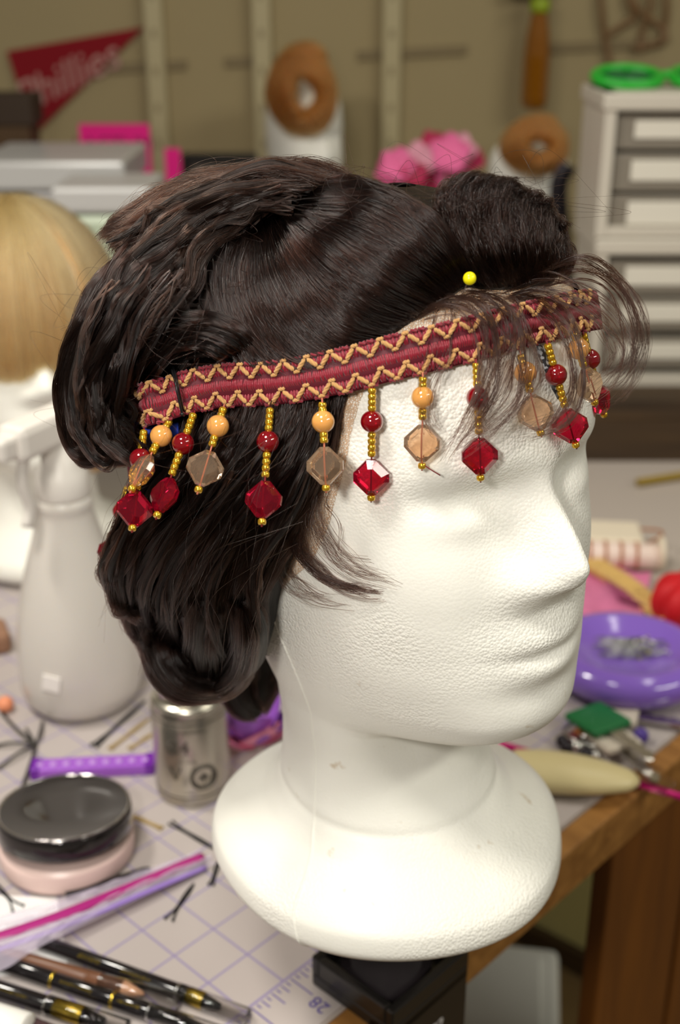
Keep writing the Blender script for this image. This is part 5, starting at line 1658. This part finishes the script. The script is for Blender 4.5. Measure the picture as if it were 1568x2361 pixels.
for nm, p0, p1, end, cnt in (('side_hair', -2.95, 0.46, 0.165, 3000), ('back_hair', 0.56, 3.33, 0.085, 2600)):
    V, Fs, fl = bob_shell(p0, p1, end)
    co = part(nm, (V, Fs), M_BLONDC, bw)
    flow_attr(co, fl)
    ph = RNG.uniform(p0, p1, cnt); tt = np.linspace(0.0, 1, 16)[None, :] * (1 - RNG.uniform(0, .05, (cnt, 1)))
    P = bob(ph[:, None] + RNG.normal(0, .03, (cnt, 1)) * tt, tt, RNG.uniform(-.002, .002, (cnt, 1)), end) @ R2.T + C2
    hair_object(nm + '_strands', P + wobble(cnt, 16, .0006), 0.00016 * RNG.uniform(.8, 1.2, cnt), M_BLOND, co)

# ------------------------------------------------------------------ dark bench at the back and what stands on it
BY, BZ = 1.128, 0.062
bench = thing('back_bench', 'dark brown wooden bench shelf along the back of the table', 'bench', (0, 1.5, -0.0018))
part('bench_top', box(3.4, WALL_Y - BY - 0.002, 0.018, (0, (BY + WALL_Y) / 2 - 1.5 - 0.001, BZ - 0.018 + 0.0018)), M_BENCH, bench, False)
part('bench_front', box(3.4, 0.016, BZ - 0.018 + 0.0018, (0, BY - 1.5 + 0.010, 0)), M_BENCH, bench, False)

M_LGREY = mat('light_grey_plastic', srgb(206, 198, 184), 0.45)
M_DGREY = mat('smoke_drawer', srgb(136, 128, 116), 0.3)
M_DDARK = mat('dark_recess', srgb(44, 40, 36), 0.5)
M_LABEL = mat('label_card', srgb(226, 220, 206), 0.6)
M_PLUM = mat('faded_print', srgb(170, 158, 168), 0.6)
def drawer_unit(label, y_top, y_bot, rows, yf, x_left, W=0.30, D=0.17, prints=()):
    """rows: (label strip top, bottom) in photo pixels on the front plane"""
    z1 = at(1400, y_top, yf)[2]; z0 = max(at(1400, y_bot, yf)[2], BZ)
    x0 = at(x_left, (y_top + y_bot) / 2, yf)[0]
    t = thing('drawer_unit', label, 'drawer unit', (x0, yf, z0))
    H = z1 - z0
    e = 0.011
    part('side', box(e, D, H, (e / 2, D / 2, 0), .001), M_LGREY, t, False)
    part('side', box(e, D, H, (W - e / 2, D / 2, 0), .001), M_LGREY, t, False)
    part('top', box(W + .006, D + .006, .016, (W / 2, D / 2, H - .016), .003), M_LGREY, t, False)
    part('bottom', box(W - 2 * e, D, .010, (W / 2, D / 2, 0), .001), M_LGREY, t, False)
    part('back_panel', box(W - 2 * e, .004, H - .026, (W / 2, D - .003, .010)), M_DDARK, t, False)
    for k, (a, b) in enumerate(rows):
        za, zb = at(1400, a, yf)[2] - z0, at(1400, b, yf)[2] - z0
        hgt = za - zb
        lo, hi = zb - .010, za + .006
        d = part('drawer', box(W - 2 * e - .006, D * .8, hi - lo, (W / 2, D * .4 + .008, lo), .002), M_DGREY, t, False)
        part('label_strip', box(W - 2 * e - .030, .003, hgt, (W / 2 + .004, .0066, zb), .0012), M_LABEL, d, False)
        part('pull', box(.07, .010, .004, (W * .5, .004, lo + .001), .0015), M_LGREY, d, False)
        if k in prints:
            part('faded_print', box(.085, .0006, hgt * .55, (W * .62, .0048, zb + hgt * .2)), M_PLUM, d, False)
    return t
YF = 1.175
drawer_unit('upper light grey drawer unit with white label strips, on top of another unit', 214, 548, [(280, 322), (372, 420), (468, 522)], YF, 1386, D=.11, prints=(2,))
drawer_unit('lower light grey drawer unit with white label strips, standing on the bench', 550, 900, [(618, 662), (706, 746), (796, 832)], YF, 1366, D=.11)
gl = at(1450, 205, YF + .05); gz = at(1400, 214, YF)[2] + .0005
gls = thing('green_frame', 'bright green plastic eyewear frame lying on the upper drawer unit', 'eyewear', (gl[0], YF + .06, gz))
M_GRNB = mat('bright_green_plastic', srgb(40, 170, 50), .3)
M_LENS = mat('dark_green_lens', srgb(36, 92, 60), .2)
for k in (0, 1):
    ring = [(k * .074 + .031 * math.cos(t), .024 * math.sin(t), .009 + .006 * math.sin(t)) for t in np.linspace(0, 2 * np.pi, 36)]
    part('rim', tube(ring, .0052, 10, False), M_GRNB, gls, True, (0, 0, 0))
    part('lens', xf(lathe([(.028, 0), (.028, .0015)], 30), (k * .074, 0, .0085), (math.radians(14), 0, 0), (1, .78, 1)), M_LENS, gls)
part('bridge', tube([(.030, 0, .009), (.037, 0, .012), (.044, 0, .009)], .004, 8), M_GRNB, gls)

# shelf standards and painted bracket shadows on the wall
M_STD = mat('cream_metal', srgb(176, 163, 126), .5)
M_METAL_SHADOW = mat('putty_metal_and_shadow', srgb(126, 110, 78), .6)  # slots and hook, also the painted bracket shadows
for k, px in enumerate((362, 606, 902)):
    p = at(px, 180, WALL_Y - .012)
    st = thing('shelf_standard', ('cream shelf standard beside the red pennant', 'cream shelf standard beside the larger auburn coil', 'cream shelf standard above the pink flowers')[k], 'shelf standard', (p[0], WALL_Y - .010, BZ))
    part('upright', box(.026, .020, .95, (0, 0, 0), .002), M_STD, st, False)
    for q in range(14):
        part('slot', box(.004, .0012, .012, (0, -.0103, .10 + q * .05)), M_METAL_SHADOW, st, False)
for k, (xa, xb, ya, yb) in enumerate(((250, 432, 158, 148), (520, 650, 143, 138), (826, 1078, 128, 114), (1268, 1532, 110, 98))):  # shadows of the brackets, built as thin darker strips
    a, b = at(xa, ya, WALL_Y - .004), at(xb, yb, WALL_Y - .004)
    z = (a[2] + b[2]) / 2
    bar = part('bracket_shadow', box(b[0] - a[0], .005, .013, (0, 0, 0), .001), M_METAL_SHADOW, None, False, ((a[0] + b[0]) / 2, WALL_Y - .0026, z - .0065), (0, math.atan2(a[2] - b[2], b[0] - a[0]), 0))
    tag(bar, ('painted bracket shadow strip on the wall right of the pennant', 'painted bracket shadow strip on the wall beside the larger auburn coil', 'painted bracket shadow strip on the wall above the pink flowers', 'painted bracket shadow strip on the wall below the hanging wire')[k], 'bracket shadow', 'painted bracket shadows on the back wall')

# red pennant
pn = [(14, 118), (332, 62), (76, 312)]
pw = [at(x, y, WALL_Y - .012) for x, y in pn]
c0 = pw[0]
pen = thing('pennant', 'dark red felt pennant with pale script lettering on the wall', 'pennant', (c0[0], WALL_Y - .006, c0[2]))
out = [(p[0] - c0[0], p[2] - c0[2]) for p in pw]
part('felt', xf(prism(out[::-1] if True else out, .003), (0, 0, 0), (math.radians(90), 0, 0)), mat('crimson_felt', srgb(128, 0, 18), .9), pen, False)
a_ = math.atan2(out[1][1] + .004 - out[0][1], out[1][0] - out[0][0])
text_part('Phillies', .060, mat('pale_print', srgb(176, 132, 124), .8), pen, (.082, -.0032, -.036), (math.radians(90), -math.radians(24), 0), name='script_lettering', shear=.25)

# dark crate, pink cards, boxes at the left
YC = 1.50
def back_box(name, label, cat, x0, x1, y0, y1, Y, D, m, bevel=.002):
    p = at((x0 + x1) / 2, (y0 + y1) / 2, Y)
    w = at(x1, (y0 + y1) / 2, Y)[0] - at(x0, (y0 + y1) / 2, Y)[0]
    zt = at((x0 + x1) / 2, y0, Y)[2]; zb = BZ if y1 is None else at((x0 + x1) / 2, y1, Y)[2]
    t = thing(name, label, cat, (p[0], Y, zb))
    return t, w, zt - zb
def bb(name, label, cat, x0, x1, y0, Y, D):
    yy = y0
    zt = at((x0 + x1) / 2, y0, Y)[2]
    xa, xb = at(x0, y0 + 60, Y)[0], at(x1, y0 + 60, Y)[0]
    t = thing(name, label, cat, ((xa + xb) / 2, Y + D / 2, BZ))
    return t, xb - xa, zt - BZ
# plinth cupboard that carries the crate
M_CRATE = mat('dark_brown_board', srgb(70, 48, 22), .7)
t, w, h = bb('cardboard_crate', 'dark brown wooden crate in front of the pennant', 'crate', -130, 66, 218, YC, .05)
part('crate_side', box(w, .008, h * .92, (0, -.021, 0)), M_CRATE, t, False)
part('crate_side', box(w, .008, h * .92, (0, .021, 0)), M_CRATE, t, False)
part('crate_end', box(.010, .033, h * .92, (w / 2 - .005, 0, 0)), M_CRATE, t, False)
part('crate_end', box(.010, .033, h * .92, (-w / 2 + .005, 0, 0)), M_CRATE, t, False)
part('crate_floor', box(w - .022, .032, .006, (0, 0, 0.0005)), M_CRATE, t, False)
part('crate_lip', box(w + .012, .056, h * .14, (0, 0, h * .86), .002), mat('crate_lip_dark', srgb(46, 30, 14), .7), t, False)
M_HOT = mat('hot_pink_card', srgb(226, 0, 128), .6)
M_HOTINK = mat('dark_pink_ink', srgb(120, 0, 70), .6)
YP = 1.62
t, w, h = bb('pink_card', 'hot pink card sign with dark lettering left of the shelf standard', 'card', 186, 347, 286, YP, .003)
part('card', box(w, .002, h, (0, 0, 0)), M_HOT, t, False)
text_part('LACTUM', .026, M_HOTINK, t, (-.002, -.0016, h - .026), (math.radians(90), 0, 0), name='lettering')
t, w, h = bb('pink_card', 'narrow hot pink card right of the shelf standard', 'card', 382, 418, 342, YP, .003)
part('card', box(w, .002, h, (0, 0, 0)), M_HOT, t, False)

M_CLRBOX = mat('frosted_box', srgb(176, 172, 172), .3, sss=.2)
M_LAV = mat('lavender_label', srgb(150, 128, 146), .6)
YB = 1.32
t, w, h = bb('organiser_box', 'frosted white plastic organiser box with two mauve labels', 'box', -60, 284, 372, YB, .16)
part('box_body', box(w, .16, h * .84, (0, 0, 0), .004), M_CLRBOX, t, False)
part('lid', box(w + .006, .166, h * .15, (0, 0, h * .85), .004), mat('frosted_lid', srgb(188, 186, 184), .25), t, False)
for k, (a, b) in enumerate(((100, 160), (190, 268))):
    xa, xb = at(a, 400, YB)[0], at(b, 400, YB)[0]
    zt, zb = at(240, 388, YB)[2] - BZ, at(240, 414, YB)[2] - BZ
    part('mauve_label', box(xb - xa, .001, zt - zb, ((xa + xb) / 2 - t.location[0], -.0806, zb)), M_LAV, t, False)
M_MINT = mat('mint_plastic', srgb(190, 202, 178), .35, sss=.2)
t, w, h = bb('mint_tub', 'pale mint plastic tub below the organiser box', 'tub', 120, 350, 430, 1.20, .10)
part('tub_body', box(w * .97, .096, h * .86, (0, 0, 0), .008), M_MINT, t, False)
part('lid', box(w, .10, h * .13, (0, 0, h * .865), .004), MATS['frosted_lid'], t, False)
t, w, h = bb('picture_frame', 'low black framed tray right of the pink cards', 'frame', 420, 592, 356, 1.66, .03)
part('rail', box(w, .02, .012, (0, 0, h - .012)), M_BLK, t, False)
part('rail', box(w, .02, .012, (0, 0, 0)), M_BLK, t, False)
for s_ in (-1, 1):
    part('stile', box(.012, .02, h - .024, (s_ * (w / 2 - .006), 0, .012)), M_BLK, t, False)
part('picture', box(w - .024, .006, h - .024, (0, .004, .012)), mat('grey_print', srgb(120, 110, 100), .6, vary=(40, .4)), t, False)

# two background foam heads with auburn hair coils
M_AUB = hair_mat('auburn_hair', (0.46, 0.17, 0.04, 1), .4, .5, spread=1.5)
M_AUBC = hair_core_mat('auburn_mass', srgb(116, 54, 18), srgb(204, 118, 48), .5)
rows3 = np.concatenate([np.linspace(0.35, 3.6, 8), np.linspace(3.9, 10.2, 14), np.linspace(10.5, 27.2, 40)])
def coil_head(label, wlabel, cx, cy, Y, rx, ry, tube_px, sc, tilt, facing):
    c = at(cx, cy, Y)
    base_z = BZ
    hh = c[2] + ry * 0.5 / FPX * Y - base_z
    f = thing('foam_head', label, 'mannequin head', (c[0], Y + .06, base_z))
    V, F_ = foam_head_mesh(64, rows3)
    s = hh / 27.0
    V = (V - np.array([0, 0, .35])) * np.array([min(s, .0078), min(s, .0078), s])
    Rz = np.array([[math.cos(facing), -math.sin(facing), 0], [math.sin(facing), math.cos(facing), 0], [0, 0, 1]])
    part('head_body', (V @ Rz.T, [tuple(reversed(q)) for q in F_]), M_FOAM, f)
    w = thing('hair_coil', wlabel, 'hair piece', c)
    k = Y / FPX * 1.02
    rot = np.array(Matrix.Rotation(tilt, 3, 'X'))
    turns, nn_ = 2.6, 110
    t_ = np.linspace(0, 2 * np.pi * turns, nn_)
    sh = 1.0 - 0.50 * (t_ / t_[-1])
    base = np.stack([rx * k * np.cos(t_ + 0.8) * sh, -0.012 * t_ / t_[-1] + 0 * t_, ry * k * np.sin(t_ + 0.8) * sh], 1)
    rad_c = tube_px * k * (0.50 + 0.08 * np.sin(t_ * 3.1)) * np.clip(np.minimum(t_, t_[-1] - t_) * 2 + .35, 0, 1)
    co = part('coil', tube(base @ rot.T, rad_c, 14, True), M_AUBC, w)
    flow_attr(co, np.array([[i // 14 * .09, (i % 14) * 1.7, 0] for i in range(nn_ * 14)], float))
    n = 700
    a = RNG.uniform(0, 2 * np.pi, n); q = RNG.uniform(.9, 1.2, n)
    T__, N__, B__ = frames(base)
    tw_ = np.linspace(0, 2 * np.pi, nn_)[None, :] * 5
    P = base[None] + (q[:, None] * rad_c[None, :])[..., None] * (np.cos(a[:, None] + tw_)[..., None] * N__[None] + np.sin(a[:, None] + tw_)[..., None] * B__[None])
    P = P @ rot.T + wobble(n, nn_, .0022) + c
    hair_object('coil_strands', P, np.full(n, .0003), M_AUB, co)
    return f
coil_head('foam head behind the larger upright auburn hair coil', 'larger upright auburn hair coil on a foam head left of the flowers', 700, 212, 1.66, 64, 82, 30, .01, math.radians(8), math.radians(-60))
coil_head('foam head behind the smaller auburn hair coil by the drawer units', 'smaller auburn hair coil on a foam head beside the drawer units', 1236, 338, 1.50, 64, 48, 27, .01, math.radians(-6), math.radians(-120))
dk = at(1296, 430, 1.47)
dkb = thing('dark_ribbon', 'dark strap hanging behind the smaller auburn coil', 'strap', (dk[0], 1.47, BZ))
part('strap', tube(smooth_path([(0, 0, 0), (.004, 0, .08), (-.004, 0, .15), (.006, 0, at(1296, 380, 1.47)[2] - BZ)], 20), .011, 10, flat=.35, up=(0, 1, 0)), M_DKM, dkb)

# pink silk flowers
fb = at(985, 440, 1.42)
bou = thing('pink_bouquet', 'bunch of pink silk flowers behind the dark wig', 'flowers', (fb[0], 1.42, BZ))
M_PK = [mat('pink_silk', srgb(226, 110, 160), .7), mat('deep_pink_silk', srgb(176, 44, 84), .7), mat('pale_pink_silk', srgb(222, 160, 178), .7), mat('coral_silk', srgb(220, 120, 90), .7)]
heads = [(915, 385, 0, 44), (895, 402, 0, 34), (995, 335, 1, 34), (965, 372, 2, 44), (1035, 360, 0, 50), (1058, 352, 2, 44), (1090, 372, 1, 30), (1010, 400, 0, 50), (955, 405, 1, 34), (1040, 405, 0, 44), (930, 440, 3, 44), (990, 445, 1, 50), (950, 470, 3, 44), (1030, 450, 1, 44), (905, 440, 1, 34)]
for k, (px, py, ci, rpx) in enumerate(heads):
    p = at(px, py, 1.42 + RNG.uniform(-.03, .03)) - np.array(bou.location)
    R_ = rpx / FPX * 1.42
    st = part('stem', tube(smooth_path([(p[0] * .15, p[1] * .2, 0.001), (p[0] * .6, p[1] * .6, p[2] * .55), p], 10), .0012, 6), M_LEAF, bou)
    for q in range(5):
        a = 2 * math.pi * q / 5 + k
        e = Matrix.Rotation(math.radians(62), 4, 'X') @ Matrix.Rotation(a, 4, 'Z') @ Matrix.Rotation(math.radians(-14), 4, 'Y')
        pt = part('petal', petal(R_, R_ * .5, .25, 6, 5), M_PK[ci], st)
        e.translation = Vector(p)
        pt.matrix_local = e
# hanging screwdriver with amber handle
sd = at(1238, 130, WALL_Y - .04)
z_b = at(1238, 252, WALL_Y - .04)[2]; z_t = at(1238, 28, WALL_Y - .04)[2]
scr = thing('screwdriver', 'amber handled screwdriver hanging on the back wall', 'screwdriver', (sd[0], WALL_Y - .040, z_b))
hl = z_t - z_b
M_AMBH = mat('amber_acetate', srgb(150, 92, 8), .2, trans=.3, coat=.4)
part('handle', lathe([(.008, 0), (.0155, .003), (.0185, .012), (.0185, hl * .55), (.0165, hl * .75), (.0115, hl * .97), (.010, hl)], 10), M_AMBH, scr, False)
part('collar', lathe([(.0125, hl), (.0135, hl + .002), (.0135, hl + .016), (.011, hl + .018)], 20), mat('lime_collar', srgb(140, 160, 20), .4), scr)
part('shaft', lathe([(.0045, hl + .018), (.0045, hl + .16)], 14), M_STEEL, scr)
part('hook', tube(smooth_path([(0, .0, hl + .05), (0, .02, hl + .052), (0, .0395, hl + .05)], 8), .003, 8), M_METAL_SHADOW, scr)
part('magnet_bar', box(.06, .03, .018, (-.012, .024, hl + .022)), mat('plum_bar', srgb(72, 30, 30), .5), scr, False)
# coil of brown wire hanging at the upper right
wc = at(1460, 40, WALL_Y - .02)
wr = thing('wire_coil', 'loose coil of brown wire hanging on the wall above the drawers', 'wire', (wc[0], WALL_Y - .012, wc[2]))
M_BRW = mat('brown_wire', srgb(120, 90, 56), .5)
for pts in ([(1382, -60), (1388, 20), (1396, 90), (1410, 160), (1412, 200)], [(1396, 85), (1440, 55), (1462, 40), (1452, 0), (1446, -60)], [(1440, -60), (1470, 20), (1520, 60), (1535, 90), (1500, 105), (1460, 110)], [(1492, -60), (1500, 10), (1482, 70), (1476, 120)], [(1530, -60), (1538, 0), (1534, 60), (1526, 95)]):
    P = smooth_path([at(x, y, WALL_Y - .008 - .004 * (k % 2)) for k, (x, y) in enumerate(pts)], 30)
    wpart('strand', tube(P, .0042, 8), M_BRW, wr)

# ------------------------------------------------------------------ under the table
gpart('leg', 4.15, EDGE - .12, 10.15, 14.2, FLOOR_Z, -.0345, M_DARKWOOD, tb, .002)
gpart('leg', 4.15, EDGE - .12, 14.45, 17.5, FLOOR_Z, -.0345, M_DARKWOOD, tb, .002)
gpart('leg', 3.6, EDGE - .12, -17.5, -14.5, FLOOR_Z, -.0345, M_DARKWOOD, tb, .002)
gpart('leg', -33, -30, -17.5, -14.5, FLOOR_Z, -.0285, M_DARKWOOD, tb, .002)
gpart('leg', -33, -30, 30, 33.5, FLOOR_Z, -.0285, M_DARKWOOD, tb, .002)
kn = on(1432, 2145)
q0, q1 = on(1100, 2095, FLOOR_Z), on(1420, 2262, FLOOR_Z)
qd = q1 - q0; qL = np.linalg.norm(qd[:2])
tag(part('wall_side', box(qL + .5, .02, .66, (0, 0, 0)), M_PANEL, None, False, ((q0[0] + q1[0]) / 2, (q0[1] + q1[1]) / 2, FLOOR_Z), (0, 0, math.atan2(qd[1], qd[0]))), kind='structure')
tag(part('baseboard_side', box(qL + .5, .012, .035, (0, -.0165, 0)), M_BENCH, None, False, ((q0[0] + q1[0]) / 2, (q0[1] + q1[1]) / 2, FLOOR_Z), (0, 0, math.atan2(qd[1], qd[0]))), kind='structure')
zt_ = -.42
b0 = on(1238, 2192, zt_); 
bin_ = thing('storage_bin', 'white plastic storage bin on the floor below the table edge', 'bin', (b0[0] - .12, b0[1] - .10, FLOOR_Z), (0, 0, GA_ANG * .2))
Hb = zt_ - FLOOR_Z
M_BIN = mat('white_bin_plastic', srgb(226, 226, 218), .4)
part('bin_body', box(.235, .24, Hb - .03, (0, 0, 0.0005), .012, 3), M_BIN, bin_, False)
part('lid', box(.25, .255, .026, (0, 0, Hb - .029), .008, 3), mat('bin_lid', srgb(236, 236, 230), .35), bin_, False)
part('lid_rim', box(.215, .22, .006, (0, 0, Hb - .004), .002), MATS['bin_lid'], bin_, False)

# ------------------------------------------------------------------ groups of alike things
GROUPS = {'bobby_pin': 'bobby pins on table and wig', 'foam_head': 'foam mannequin heads', 'drawer_unit': 'stacked drawer units',
          'pink_card': 'hot pink cards on the bench', 'shelf_standard': 'shelf standards on the back wall', 'hair_coil': 'auburn hair coils'}
for o in scene.objects:
    n = o.name.split('.')[0]
    if o.parent is None and n in GROUPS and 'label' in o:
        o['group'] = GROUPS[n]
